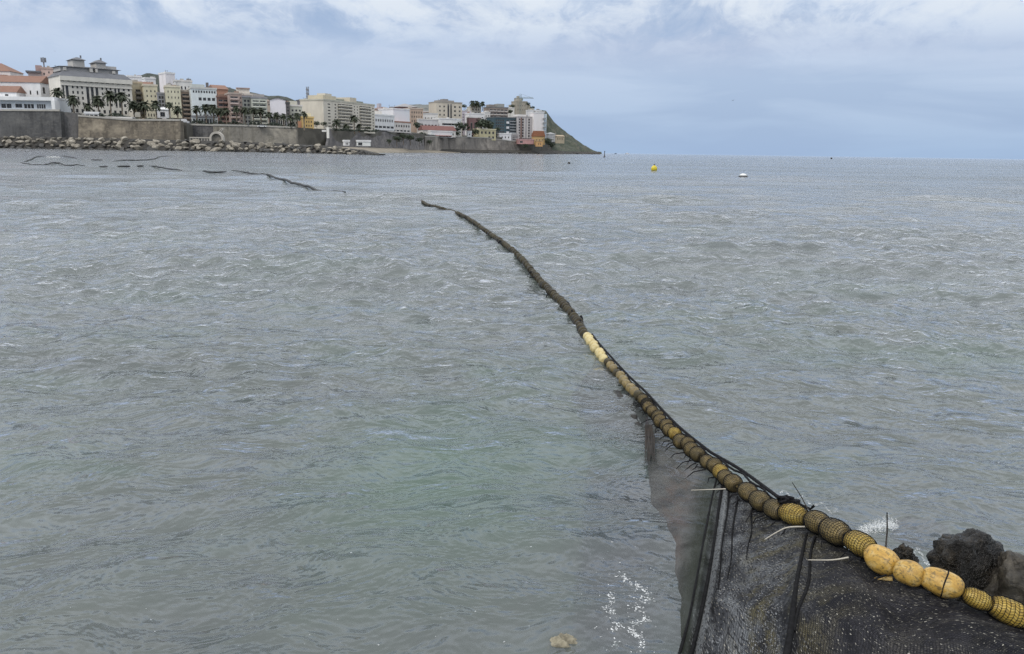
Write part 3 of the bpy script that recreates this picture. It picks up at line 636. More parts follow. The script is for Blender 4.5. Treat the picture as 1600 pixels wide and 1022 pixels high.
building('brown_house', 'low brown roofed house under the dark hill', 400, 425, 158, None, 520, 524, 12, (0.450, 0.380, 0.320), [(.1, .9, .82, .94, 4, 1, w, .4, .6)], 'hip', (0.260, 0.210, 0.180), rh=2.6)
building('dark_block', 'dark block carrying the lattice radio mast', 470, 488, 157, None, 600, 604, 14, (0.150, 0.145, 0.160), [(.1, .9, .75, .95, 4, 2, w, .6, .5)], 'flat', (0.120, 0.120, 0.130))
building('grey_tower', 'slim grey tower left of the big cream block', 496.5, 502, 158, None, 620, 622, 8, (0.260, 0.290, 0.340), [(.2, .8, .7, .95, 1, 3, w, .6, .5)], 'flat', GRY)
building('ochre_pavilion', 'bright ochre pavilion with a stepped white top at the end of the promenade', 471, 490, 184.5, 201, 428, 430, 8, (0.540, 0.380, 0.160), [(.1, .9, .1, .85, 4, 2, w, .4, .5)], 'flat', (0.660, 0.480, 0.200), extras=[('cupola', .3, .8, .2, .8, .91, 2.6, (0.760, 0.698, 0.495)), ('side_wing', -.30, -.01, .1, .9, -5.5, -1.5, (0.500, 0.270, 0.170))])
building('shop_row', 'low row of shopfronts behind the promenade hedge', 300, 336, 183, 194, 416, 419, 5, (0.585, 0.630, 0.641), [(.02, .98, .08, .8, 8, 1, w, .75, 1)], 'flat', (0.300, 0.300, 0.320))
building('shop_row', 'low pale arcade of shops below the white blank wall', 420, 452, 185, 198, 419, 422, 5, (0.641, 0.619, 0.574), [(.02, .98, .08, .85, 9, 1, w, .65, 1)], 'flat', (0.350, 0.340, 0.330))
# --- big cream block
building('cream_block', 'big cream apartment block with two stacks of long dark balconies', 505, 585, 157, 205, 470, 520, 16, (0.664, 0.619, 0.528),
         [(.03, .17, .12, .95, 1, 8, w, .35, .35), (.18, .25, .12, .95, 1, 8, w, .4, .4), (.26, .54, .10, .97, 4, 8, 'balc', .96, .52), (.55, .67, .12, .95, 2, 8, w, .35, .35), (.68, .92, .10, .97, 4, 8, 'balc', .96, .52), (.94, .99, .12, .95, 1, 8, w, .5, .4)],
         'flat', (0.528, 0.506, 0.427), balcol=(0.675, 0.630, 0.540), extras=[('penthouse', .06, .30, .15, .8, .91, 3.2, (0.585, 0.528, 0.404)), ('lift_tower', .14, .26, .25, .6, 3.21, 4.5, (0.562, 0.528, 0.449)), ('penthouse', .30, .52, .3, .8, .91, 2.3, (0.300, 0.320, 0.270)), ('lift_tower', .54, .67, .1, .7, .91, 3.6, (0.585, 0.528, 0.427)), ('penthouse', .68, .90, .3, .8, .91, 2.2, (0.240, 0.260, 0.220))])
building('white_terrace', 'long white stepped terrace right of the cream block', 584, 616, 180, 203, 540, 560, 14, (0.760, 0.760, 0.760), [(.05, .95, .5, .85, 8, 1, w, .5, .5), (.02, .98, .1, .35, 5, 1, w, .8, .6)], 'flat', WHITE, extras=[('upper_terrace', .1, .8, .5, 1, .91, 3.4, (0.721, 0.675, 0.608))])
building('white_cube', 'plain white cube building above the grey cliff', 614.5, 640, 171, 196, 580, 590, 18, (0.740, 0.750, 0.780), [(.05, .95, .05, .16, 5, 1, w, .6, .6)], 'flat', (0.750, 0.750, 0.760), dirt=.08)
building('pink_house', 'long pinkish house behind the white terrace', 588, 616, 170, None, 650, 658, 12, (0.450, 0.340, 0.300), [(.05, .95, .6, .92, 7, 2, w, .4, .5)], 'hip', (0.300, 0.220, 0.200), rh=2.0, extras=[('roof_box', .25, .38, .3, .7, 1.2, 4.4, (0.495, 0.472, 0.517))])
building('domed_hall', 'hall with a wide grey curved roof and a dark red front', 624, 652, 166.5, None, 740, 748, 22, (0.160, 0.090, 0.090), [(.05, .95, .86, .97, 7, 1, w, .6, .7)], 'hip', (0.340, 0.330, 0.340), rh=3.2)
building('orange_house', 'salmon orange apartment house beyond the white cube', 641, 661, 170, None, 690, 696, 14, (0.480, 0.370, 0.290), [(.05, .95, .45, .95, 5, 3, w, .4, .5)], 'flat', (0.585, 0.495, 0.427))
building('low_terrace', 'low white terraces with red awning strip below the white cube', 600, 642, 190, 206, 560, 586, 8, (0.721, 0.675, 0.630), [(.03, .97, .45, .85, 10, 1, w, .5, .6), (.03, .97, .05, .3, 7, 1, w, .7, .6)], 'flat', (0.420, 0.240, 0.180))
building('beach_kiosk', 'small white kiosk on the beach left of the long kiosk', 538, 546, 221.5, 227.5, 400, 401, 3, WHITE, [(.2, .8, .2, .75, 2, 1, w, .6, 1)], 'flat', WHITE)
building('beach_kiosk', 'long white kiosk with a dark opening on the beach', 558, 579, 221.5, 228, 410, 412, 3, (0.743, 0.760, 0.743), [(.05, .4, .1, .8, 1, 1, w, .9, 1)], 'flat', WHITE)
# --- middle right
building('beige_block', 'beige apartment block with a dark glass strip down its middle', 682, 722, 160, None, 740, 752, 18, (0.585, 0.528, 0.438), [(.05, .38, .35, .95, 2, 5, w, .35, .42), (.42, .50, .35, .97, 1, 1, w, .9, 1), (.53, .60, .35, .97, 1, 1, w, .9, 1), (.64, .80, .35, .95, 1, 5, w, .5, .42), (.84, .97, .35, .95, 1, 5, w, .5, .42)], 'flat', (0.360, 0.330, 0.290), extras=[('penthouse', .15, .75, .2, .8, .91, 2.4, (0.320, 0.300, 0.280)), ('lift_tower', .35, .55, .3, .7, 2.41, 3.6, (0.280, 0.260, 0.250))], side=2, rows=5)
building('white_house', 'white stepped house left of the beige block', 660, 684, 178, None, 720, 726, 14, OFFW, [(.1, .9, .5, .9, 4, 2, w, .35, .5)], 'flat', (0.495, 0.495, 0.495))
building('orange_house', 'small peach house at the foot of the far grey hill', 657, 672, 175, None, 760, 764, 10, (0.500, 0.380, 0.280), [(.1, .9, .7, .92, 3, 1, w, .35, .6)], 'gable', (0.300, 0.280, 0.270), rh=1.5)
building('grey_school', 'pale grey long building above the left red roof', 654, 685, 187, None, 690, 700, 12, (0.608, 0.608, 0.608), [(.1, .95, .45, .8, 5, 1, w, .6, .6), (.85, .95, .1, .4, 1, 1, w, .8, 1)], 'flat', OFFW)
building('white_gallery', 'white building with two long dark window strips above the right red roof', 686, 721, 186, None, 705, 716, 14, (0.760, 0.760, 0.743), [(.12, .98, .35, .85, 1, 2, w, .98, .45)], 'flat', WHITE)
building('red_roof_hall', 'long low hall with a dull red tiled roof at the left', 661, 712, 203, 213.5, 680, 696, 9, (0.675, 0.641, 0.608), [(.5, .95, .2, .7, 7, 1, w, .6, .6)], 'gable', (0.200, 0.095, 0.085), rh=3.8)
building('white_gallery', 'white gallery house with a shaded veranda under the red roof', 674, 707, 205.5, 214.5, 668, 680, 5, (0.700, 0.710, 0.720), [(.03, .97, .08, .42, 6, 1, w, .88, .8)], 'flat', (0.760, 0.760, 0.760), extras=[('veranda', .1, .9, -.5, -.01, -3.4, -2.8, (0.450, 0.250, 0.220))])
building('white_hut', 'tiny white hut between the two clumps of dark trees', 730.5, 737, 206, 214, 712, 713, 4, WHITE, [(.3, .7, .3, .7, 1, 1, w, .6, .8)], 'flat', WHITE)
building('yellow_villa', 'pale yellow villa standing at the sea wall beside the trees', 748, 775, 202.5, 219, 728, 738, 9, (0.540, 0.490, 0.310), [(.08, .95, .55, .9, 4, 1, w, .5, .7), (.5, .95, .12, .42, 2, 1, w, .5, .8)], 'flat', (0.698, 0.641, 0.449), side=2, rows=2)
building('lilac_house', 'lilac grey house below the hilltop palms', 720, 736, 174, None, 800, 804, 12, (0.517, 0.483, 0.540), [(.1, .9, .6, .93, 3, 3, w, .35, .5)], 'flat', (0.472, 0.449, 0.449))
building('hilltop_house', 'cream hilltop house with tall palms on its roof line', 735, 752, 166.5, None, 830, 834, 12, (0.585, 0.551, 0.472), [(.1, .9, .75, .95, 3, 2, w, .35, .5)], 'gable_front', (0.528, 0.506, 0.472), rh=2.2)
building('white_house', 'white house with long balconies below the hilltop house', 733, 757, 178, None, 790, 796, 12, (0.760, 0.760, 0.760), [(.05, .95, .5, .92, 2, 3, 'balc', .9, .5)], 'flat', WHITE)
building('maroon_house', 'small house with maroon upper storey and white bays among the trees', 733, 752, 184, None, 760, 764, 8, (0.200, 0.120, 0.120), [(.05, .95, .3, .85, 3, 1, w, .5, .7)], 'flat', (0.641, 0.619, 0.608))
building('white_house', 'narrow white house right of the balconied house', 757, 766, 176, None, 800, 802, 10, OFFW, [(.1, .9, .6, .92, 2, 3, w, .4, .5)], 'flat', OFFW)
building('terraced_apartment', 'dark terraced apartment house stepped up the hill', 764, 794, 168, None, 830, 838, 16, (0.300, 0.250, 0.220), [(.03, .97, .50, .97, 5, 4, 'balc', .85, .6)], 'flat', (0.200, 0.200, 0.200), balcol=(0.528, 0.495, 0.461), extras=[('penthouse', .08, .40, .2, .8, .91, 3.2, (0.250, 0.220, 0.200)), ('penthouse', .5, .86, .2, .8, .91, 4.2, (0.330, 0.330, 0.310))])
building('white_house', 'white house peeping over the terraced apartment', 790, 804, 169, None, 880, 884, 10, (0.721, 0.698, 0.641), [(.1, .9, .85, .95, 3, 1, w, .4, .6)], 'flat', OFFW)
building('teal_glass_block', 'dark teal glass apartment block near the headland', 773, 809, 184, 214, 760, 772, 16, (0.055, 0.095, 0.115), [(.03, .42, .05, .95, 4, 6, w, .8, .6), (.50, .60, .05, .95, 1, 6, w, .7, .4), (.64, .97, .05, .95, 1, 6, 'balc', .95, .6)], 'flat', (0.120, 0.140, 0.150), balcol=(0.320, 0.340, 0.360), extras=[('balcony_column', .50, .59, -.1, -.003, -5, -3, (0.698, 0.698, 0.721)), ('balcony_column', .50, .59, -.1, -.003, -9.5, -7.5, (0.698, 0.698, 0.721)), ('balcony_column', .50, .59, -.1, -.003, -14, -12, (0.698, 0.698, 0.721)), ('balcony_column', .50, .59, -.1, -.003, -18, -16, (0.698, 0.698, 0.721))])
building('grey_apartment', 'grey apartment block with vertical brown and pale bands', 809.5, 835, 183, 216, 768, 776, 16, (0.495, 0.472, 0.472), [(.04, .14, .05, .96, 1, 7, w, .85, .6), (.24, .36, .05, .96, 1, 7, w, .85, .6), (.62, .74, .05, .96, 1, 7, w, .85, .6), (.84, .97, .05, .96, 1, 7, w, .85, .6)], 'flat', (0.472, 0.449, 0.438), extras=[('rib', .15, .23, -.05, -.003, -19, -.3, (0.220, 0.150, 0.130)), ('rib', .38, .42, -.05, -.003, -19, -.3, (0.608, 0.585, 0.562)), ('rib', .56, .60, -.05, -.003, -19, -.3, (0.608, 0.585, 0.562)), ('penthouse', .1, .6, .2, .8, .91, 2.6, (0.698, 0.675, 0.653))])
building('white_house', 'white roof house behind the grey banded block', 828, 846, 173, None, 830, 834, 12, (0.760, 0.760, 0.760), [(.1, .9, .9, .97, 4, 1, w, .4, .6)], 'flat', WHITE)
building('white_slab', 'tall plain white slab at the end of the town by the headland', 834, 850, 176.5, 216, 772, 776, 9, (0.760, 0.732, 0.721), [], 'flat', (0.698, 0.698, 0.698), dirt=.12, extras=[('side_bay', 1.001, 1.32, .1, 1.0, -24, -.5, (0.540, 0.608, 0.653)), ('roof_box', .6, 1.25, .3, .9, .91, 2.0, (0.427, 0.427, 0.427)), ('balcony', .9, 1.12, -.25, -.004, -5.5, -4.2, (0.300, 0.310, 0.320)), ('balcony', .9, 1.12, -.25, -.004, -9.5, -8.2, (0.300, 0.310, 0.320)), ('balcony', .9, 1.12, -.25, -.004, -13.5, -12.2, (0.300, 0.310, 0.320)), ('balcony', .9, 1.12, -.25, -.004, -17.5, -16.2, (0.300, 0.310, 0.320))])
building('hilltop_fort', 'tan stepped fort on the rocky hilltop behind the crane', 806, 824, 159, None, 925, 930, 14, (0.360, 0.330, 0.270), [(.1, .9, .7, .95, 4, 2, w, .25, .35)], 'flat', (0.360, 0.330, 0.270), extras=[('keep', .15, .62, .2, .8, .91, 4.2, (0.400, 0.370, 0.310)), ('turret', .28, .42, .3, .6, 4.21, 6.6, (0.360, 0.330, 0.280)), ('wing', 1.001, 1.32, .1, .9, -9, -2.5, (0.340, 0.310, 0.240)), ('wing', -.28, -.001, .1, .9, -9, -3.0, (0.330, 0.300, 0.240))])
building('white_villa', 'white cube villa on the sea wall before the teal block', 780.5, 799, 209.5, 223, 752, 755, 8, (0.720, 0.720, 0.740), [(.1, .9, .45, .8, 3, 1, w, .35, .6), (.1, .6, .05, .3, 2, 1, w, .5, .7)], 'flat', WHITE)
building('grey_house', 'grey house with long slats between the white villa and the pink wall', 799.5, 811, 210, 223, 758, 760, 8, (0.427, 0.415, 0.415), [(.08, .92, .1, .9, 1, 4, w, .9, .5)], 'flat', (0.472, 0.472, 0.472))
building('pink_house', 'low pink walled house near the water by the headland', 810.5, 834, 218.5, 225, 752, 756, 8, (0.520, 0.300, 0.290), [(.05, .3, .2, .8, 1, 1, w, .8, .8)], 'flat', (0.500, 0.330, 0.320))
building('rust_roof_house', 'house with a steep rust red roof below the white slab', 835, 851.5, 213, 226, 756, 759, 8, (0.520, 0.360, 0.170), [(.1, .9, .3, .7, 3, 1, w, .4, .7)], 'mansard', (0.220, 0.090, 0.045), rh=5.0)
building('orange_house', 'small orange house at the foot of the rust roofed house', 838, 848, 221, 229, 748, 749, 5, (0.550, 0.330, 0.150), [(.2, .8, .3, .7, 2, 1, w, .4, .7)], 'flat', (0.500, 0.350, 0.200))
building('beige_house', 'pale grey house halfway down the headland slope', 857, 868, 209, 222, 850, 853, 9, (0.517, 0.517, 0.517), [(.1, .9, .5, .85, 3, 2, w, .35, .5)], 'hip', (0.427, 0.427, 0.427), rh=1.5)
building('beige_house', 'sand coloured house lowest on the headland slope', 868.5, 882, 213, 224, 852, 856, 8, (0.460, 0.390, 0.280), [(.1, .9, .4, .85, 4, 1, w, .35, .6)], 'gable', (0.420, 0.340, 0.240), rh=1.5)

# infill rows seen between the roofs, each with its own look
fill = [(102, 130, 100.5, 520), (276, 300, 132, 540)]

# ------------------------------------------------------------------ masts, crane
steel = flat('grey_steel', (0.20, 0.21, 0.23), 0.55, var=.15, scale=1)
def lattice(root, h, wdt, n, name='lattice', mat=None, z0=0.0):
    mb = MB(); hw = wdt / 2; r = wdt * 0.07
    for sx, sy in ((-1, -1), (1, -1), (1, 1), (-1, 1)): mb.tube([(sx * hw, sy * hw, z0), (sx * hw, sy * hw, z0 + h)], r, 4)
    for i in range(n):
        a, c = z0 + h * i / n, z0 + h * (i + 1) / n; s = 1 if i % 2 else -1
        for y in (-hw, hw): mb.tube([(-hw * s, y, a), (hw * s, y, c)], r * .8, 4)
        for x in (-hw, hw): mb.tube([(x, -hw * s, a), (x, hw * s, c)], r * .8, 4)
    mb.build(name, mat or steel, root)
b0 = P(478, 158, 606); tp = P(478, 133, 606)
root = empty('radio_mast', (b0.x, 612, b0.z - .6), 0, 'lattice radio mast with drums on the dark block', 'mast')
lattice(root, tp.z - b0.z, 1.5, 8)
for k in (.35, .55, .8):
    mb = MB(); z = (tp.z - b0.z) * k; mb.tube([(0, -1.3, z), (0, -.3, z)], 1.0, 10); mb.build('drum_antenna', steel, root)
b0 = P(64, 107, 424); tp = P(62, 87, 424)
root = empty('phone_mast', (b0.x, 427, b0.z - .5), 0, 'phone mast with clustered panel antennas on the pink apartment', 'mast')
hh = tp.z - b0.z; mb = MB(); mb.tube([(0, 0, 0), (0, 0, hh)], [.4, .3], 8); mb.build('pole', steel, root)
for k in range(6):
    q = k * math.pi / 3; mb = MB(); x, y = math.cos(q) * 1.0, math.sin(q) * 1.0
    mb.box(x - .3, x + .3, y - .3, y + .3, hh * .62, hh * (.98 if k % 2 else .88)); mb.build('panel_antenna', steel, root)
b0 = P(491, 168, 640); tp = P(491, 152, 640)
root = empty('white_mast', (b0.x, 640, b0.z - 4), 0, 'thin white mast between the dark block and the grey tower', 'mast')
mb = MB(); mb.tube([(0, 0, 0), (0, 0, tp.z - b0.z + 4)], [.45, .2], 8); mb.build('pole', plaster((.7, .7, .7), .1), root)
b0 = P(813, 184, 820); tp = P(813.5, 147, 820)
root = empty('tower_crane', (b0.x, 826, b0.z), 0, 'tower crane rising before the rocky hilltop', 'crane')
hh = tp.z - b0.z; crm = flat('crane_paint', (0.16, 0.20, 0.18), .5, var=.15, scale=1)
lattice(root, hh, 1.6, 14, 'tower', crm)
zj = hh * .84; sc = 820 / 1250
mb = MB()
for y in (-.5, .5): mb.tube([(-9.5 * sc, y, zj), (20 * sc, y, zj)], .14, 4)
mb.tube([(-3, 0, zj + 1.2), (19 * sc, 0, zj + .9)], .14, 4)
for i in range(14): x = -3 + i * (19 * sc + 3) / 14; mb.tube([(x, -.5, zj), (x + .5, 0, zj + 1.1), (x + 1, .5, zj)], .09, 4)
mb.build('jib', crm, root)
mb = MB(); mb.box(-9.5 * sc, -7 * sc, -.7, .7, zj - 1.6, zj - .16); mb.build('counterweight', plaster((.3, .3, .3)), root)
mb = MB(); mb.tube([(-8.5 * sc, 0, zj + .2), (0, 0, hh + .6), (15 * sc, 0, zj + 1.1)], .08, 4); mb.build('tie_rope', steel, root)
mb = MB(); mb.box(1.0, 2.4, -.8, .8, zj - 2.2, zj - .2); mb.build('cab', crm, root)

# ------------------------------------------------------------------ plants
def leafmat(name, c1, c2):
    mt, t, b = new_mat(name); g = poco(t)
    oi = t.nodes.new('ShaderNodeObjectInfo')
    col = mixc(t, ramp(t, noise(t, g, 1.2, 3), [(0.35, 0.0), (0.65, 1.0)]), c1, c2)
    t.links.new(col, b.inputs['Base Color']); b.inputs['Roughness'].default_value = 0.75; return mt
L_DARK = leafmat('dark_leaves', (0.018, 0.030, 0.018), (0.05, 0.065, 0.035))
L_PALM = leafmat('palm_leaves', (0.022, 0.032, 0.018), (0.055, 0.065, 0.036))
L_HEDGE = leafmat('hedge_leaves', (0.02, 0.03, 0.022), (0.045, 0.058, 0.04))
BARK = flat('bark', (0.16, 0.125, 0.09), .9, var=.35, scale=2)
PT = flat('palm_trunk', (0.20, 0.165, 0.125), .9, var=.3, scale=2)
def crown_mesh(seed, n=260, flatness=0.8):
    R = random.Random(seed); mb = MB()
    lobes = [(Vector((R.uniform(-.5, .5), R.uniform(-.5, .5), R.uniform(-.35, .45))), R.uniform(.35, .6)) for _ in range(9)]
    for _ in range(n):
        c, r = R.choice(lobes); d = Vector((R.gauss(0, 1), R.gauss(0, 1), R.gauss(0, 1))).normalized()
        p = c + d * r * R.uniform(.65, 1.05); p.z *= flatness
        nrm_ = (d + Vector((R.gauss(0, .5), R.gauss(0, .5), R.gauss(0, .5) + .3))).normalized()
        a = nrm_.orthogonal().normalized(); b_ = nrm_.cross(a); s = R.uniform(.09, .19)
        q = R.uniform(0, 6.28); a, b_ = a * math.cos(q) + b_ * math.sin(q), b_ * math.cos(q) - a * math.sin(q)
        mb.poly([p - a * s, p - b_ * s * .6, p + a * s, p + b_ * s * .6])
    return mb.mesh('crown', L_DARK)
CROWNS = [crown_mesh(s) for s in range(5)]
def trunk_mesh():
    mb = MB(); mb.tube([(0, 0, 0), (.02, .01, .35), (-.01, .02, .7), (0, 0, 1)], [.06, .048, .038, .02], 7)
    for q in range(4): a = q * 1.6; mb.tube([(0, 0, .62 + .05 * q), (.25 * math.cos(a), .25 * math.sin(a), .95 + .02 * q)], [.022, .01], 5)
    return mb.mesh('trunk', BARK)
TRUNK = trunk_mesh()
def tree(label, px, yc, ybase, Y, rpx, name='leafy_tree', flat_=1.0, group=None, cat='tree'):
    c = P(px, yc, Y); b_ = P(px, ybase, Y); s = rpx * Y / 1250.0
    root = empty(name, (c.x, Y, b_.z), random.uniform(0, 6), label, cat, group)
    h = max(c.z - b_.z, 0.2 * s)
    o = link('trunk', TRUNK, None, root); o.scale = (max(h, s), max(h, s), h)
    o = link('crown', random.choice(CROWNS), None, root, (0, 0, h)); o.scale = (s * 1.15, s * 1.15, s * 1.1 * flat_)
    return root
def palm_crown(seed):
    R = random.Random(seed); mb = MB()
    for i in range(48):
        q = 6.283 * i / 48 * 3.0 + R.uniform(-.15, .15); e = R.uniform(-.55, 1.25); L = R.uniform(.85, 1.1)
        pts = []
        for k in range(6):
            s = k / 5; x = L * (s * math.cos(e) ); z = L * s * math.sin(e) - .55 * s * s * L
            pts.append(Vector((x * math.cos(q), x * math.sin(q), z)))
        sd_ = Vector((-math.sin(q), math.cos(q), 0))
        for k in range(5):
            w0, w1 = .2 * math.sin(math.pi * (.12 + .85 * k / 5)), .2 * math.sin(math.pi * (.12 + .85 * (k + 1) / 5))
            dz = Vector((0, 0, -.05))
            mb.quad(pts[k], pts[k + 1], pts[k + 1] + sd_ * w1 + dz, pts[k] + sd_ * w0 + dz); mb.quad(pts[k + 1], pts[k], pts[k] - sd_ * w0 + dz, pts[k + 1] - sd_ * w1 + dz)
    return mb.mesh('crown', L_PALM)
PALMS = [palm_crown(s) for s in range(4)]
def ptrunk():
    mb = MB(); n = 9
    mb.tube([(.03 * math.sin(i * .6), .02 * math.sin(i * .4), i / (n - 1)) for i in range(n)], [1.25 if i == 0 else (1.0 if i % 2 else .88) for i in range(n)], 8)
    return mb.mesh('trunk', PT)
PTRUNK = ptrunk()
def palm(label, px, yc, yb, Y, rpx=5.0, group='palms along the seafront'):
    c = P(px, yc, Y); b_ = P(px, yb, Y); s = 1.5 * rpx * Y / 1250.0
    root = empty('palm_tree', (c.x, Y, b_.z), random.uniform(0, 6), label, 'palm tree', group)
    o = link('trunk', PTRUNK, None, root); o.scale = (.36, .36, c.z - b_.z)
    o = link('crown', random.choice(PALMS), None, root, (.03, 0, c.z - b_.z)); o.scale = (s * 1.15, s * 1.15, s * 1.25)
ORD = ['first', 'second', 'third', 'fourth', 'fifth', 'sixth', 'seventh', 'eighth', 'ninth', 'tenth']
for k, (x, y, yb, r) in enumerate([(90, 142, 174, 6.5), (113.5, 154, 178, 6.5), (137, 165, 182, 5), (152.5, 155, 184, 7), (171, 147, 186, 7), (189, 149, 187, 7)]):
    palm(f'palm before the grand cream building, {ORD[k]} from its left end', x, y, yb, 388 + (k % 2), r)
for k, (x, y, yb, r) in enumerate([(208, 162, 188, 6.5), (219, 164, 188, 5), (226.5, 163, 188, 6), (243, 162, 189, 6), (264, 163, 189, 4.5), (277, 170, 190, 5.5)]):
    palm(f'palm before the yellow houses, {ORD[k]} from the left', x, y, yb, 396 + (k % 2), r)
for k, (x, y, yb, r) in enumerate([(306.5, 169, 196, 5), (321, 167, 196, 5.5), (333, 168, 196, 6), (344, 173, 197, 5.5), (353, 172, 197, 4.5), (369, 169, 197, 4.5)]):
    palm(f'palm before the white and red apartment houses, {ORD[k]} from the left', x, y, yb, 412 + (k % 2), r)
for k, (x, y, yb, r) in enumerate([(382, 171, 198, 5), (395, 171.5, 198, 5), (407, 171.5, 198, 5), (420.5, 178, 199, 4.2), (432, 178.5, 199, 4.2), (443, 180.5, 199, 4.2), (453, 183, 199, 4.5), (464, 180, 200, 4.5), (474.5, 177, 200, 4)]):
    palm(f'slender palm in the even promenade row, {ORD[k]} from the left', x, y, yb, 416 + (k % 2), r)
palm('bushy palm at the left foot of the big cream block', 525.5, 190, 206, 465, 5)
palm('tall palm before the middle of the big cream block', 553, 183.5, 206, 478, 5)
palm('short palm low before the big cream block, right of the tall palm', 561, 196, 206, 480, 3.5)
palm('short palm low before the big cream block, left of the tall palm', 541, 196.5, 206, 475, 4)
palm('hilltop palm, left of three above the cream hilltop house', 738, 160, 172, 826, 3.5, 'hilltop palms')
palm('hilltop palm, middle of three above the cream hilltop house', 745, 160.5, 172, 828, 4, 'hilltop palms')
palm('hilltop palm, right of three above the cream hilltop house', 754, 161, 172, 828, 3, 'hilltop palms')
T_ = [('dark tree on the right shoulder of the hilltop fort', 825, 162.5, 169, 905, 4), ('scrubby tree left of the hilltop fort', 800, 166.5, 172, 905, 4), ('dark bush right below the hilltop fort', 832, 168, 173, 900, 3.5), ('green tree on the roof line right of the terraced apartment', 797, 175, 182, 850, 5), ('dark round tree beside the lilac house on the hilltop', 725, 166, 172, 822, 5), ('bushy green tree right of the ochre pavilion', 495, 193.5, 201, 432, 6), ('low spreading tree left of the big cream block', 506, 194, 203, 446, 5),
      ('dark tree at the base of the cream block, near its right end', 575, 200, 206, 500, 4), ('dark tree at the foot of the grey cliff, leftmost of the clump', 608, 221, 229, 520, 5), ('tall dark tree on the grey cliff slope', 620, 217, 229, 540, 7),
      ('narrow dark tree on the slope right of the tall cliff tree', 630, 214, 226, 556, 7), ('dark tree on the slope right below the white terraces', 641, 215, 227, 575, 8), ('dark tree above the cliff beside the grey school building', 653, 196, 206, 640, 7),
      ('round dark tree right of the cliff slope above the beach', 655, 219, 229, 600, 6), ('small dark bush tree at the foot of the far sea wall', 671, 222, 229, 640, 5), ('small tree before the left end of the red roof hall', 660, 209, 215, 640, 5),
      ('big round dark tree right of the white gallery house', 723, 199, 212, 708, 11), ('dark tree under the red roof end by the sea wall', 712, 209, 214, 700, 6), ('wide dark tree over the white hut', 752, 194, 210, 735, 13),
      ('dark tree left of the yellow villa', 742, 207, 216, 722, 8), ('large dark tree behind the yellow villa roof', 766, 196, 208, 745, 11), ('dark bushy tree under the rust roofed house at the headland', 857, 221, 232, 760, 8),
      ('second dark tree lower by the headland shore', 862, 227, 234, 762, 6), ('small tree left of the pink walled house by the shore', 821, 228, 234, 745, 5), ('dark shrub tree between the teal block and yellow villa', 778, 202, 212, 756, 5)]
for l, x, y, yb, Y, r in T_: tree(l, x, y, yb, Y, r)
def hedge(label, x0, x1, yt, yb, Y0, Y1):
    a, b_ = P(x0, yb, Y0), P(x1, yb, Y1); h = P(x0, yt, Y0).z - a.z
    L = math.hypot(b_.x - a.x, b_.y - a.y); R = random.Random(int(x0)); mb = MB()
    for _ in range(int(L * 26)):
        u = R.uniform(0, L); top = h * (.72 + .28 * math.sin(u * .9 + 1.3 * math.sin(u * .31)))
        p = Vector((u, R.uniform(-.9, .9), R.uniform(0.05, 1) ** .6 * top)); s = R.uniform(.25, .55)
        n_ = Vector((R.gauss(0, .6), R.gauss(0, .6) - .7, R.gauss(0, .5) + .5)).normalized(); A_ = n_.orthogonal().normalized(); B_ = n_.cross(A_)
        mb.poly([p - A_ * s, p - B_ * s * .7, p + A_ * s, p + B_ * s * .7])
    o = mb.build('hedge', L_HEDGE); o.location = a; o.rotation_euler = (0, 0, math.atan2(b_.y - a.y, b_.x - a.x)); tag(o, label, 'hedge')
hedge('dark green hedge at the foot of the grand cream building', 153, 203, 176, 185.5, 384.5, 386)
hedge('hedge on the bastion below the yellow houses', 207, 282, 184, 190.5, 384, 386)
hedge('dark hedge along the promenade below the white apartment house', 284, 340, 187, 197, 408, 409)
hedge('dark hedge along the promenade below the red and pink apartments', 341, 400, 188, 199, 410, 412)
hedge('dark hedge along the promenade under the even palm row', 402, 462, 190, 200.5, 412, 416)
hedge('dark planting along the top of the grey cliff', 520, 590, 200, 204.5, 448, 470)
# vehicles on the promenade, a few pixels long
def car(label, px, y, Y, col, lg=4.4, hh=1.5, name='parked_car', cat='car'):
    p = P(px, y, Y); root = empty(name, (p.x, Y, p.z), 0, label, cat, 'vehicles on the promenade')
    mb = MB(); mb.box(-lg / 2, lg / 2, -.9, .9, .35, hh * .6); mb.build('body', flat('car_paint_' + label[:5], col, .3), root)
    mb = MB(); a0 = [(-lg * .38, -.85), (lg * .3, -.85), (lg * .3, .85), (-lg * .38, .85)]; a1 = [(x * .78, y_ * .85) for x, y_ in a0]
    for i in range(4): j = (i + 1) % 4; mb.quad((*a0[i], hh * .6), (*a0[j], hh * .6), (*a1[j], hh), (*a1[i], hh))
    mb.quad(*[(*q, hh) for q in a1]); mb.build('cabin', glass_dark() if hh < 2 else flat('van_white', (.7, .7, .7), .4), root)
    for sx in (-.3, .3):
        for sy in (-.8, .8):
            mb = MB(); mb.tube([(sx * lg, sy - .1, .33), (sx * lg, sy + .1, .33)], .33, 10); mb.build('wheel', flat('tyre', (.02, .02, .02), .8), root)
car('white van parked at the right end of the bastion', 287, 193.5, 404, (.7, .7, .7), 5.2, 2.3, 'parked_van', 'van')
car('pale parked car on the promenade under the even palm row', 410, 199.3, 409, (.62, .63, .62))

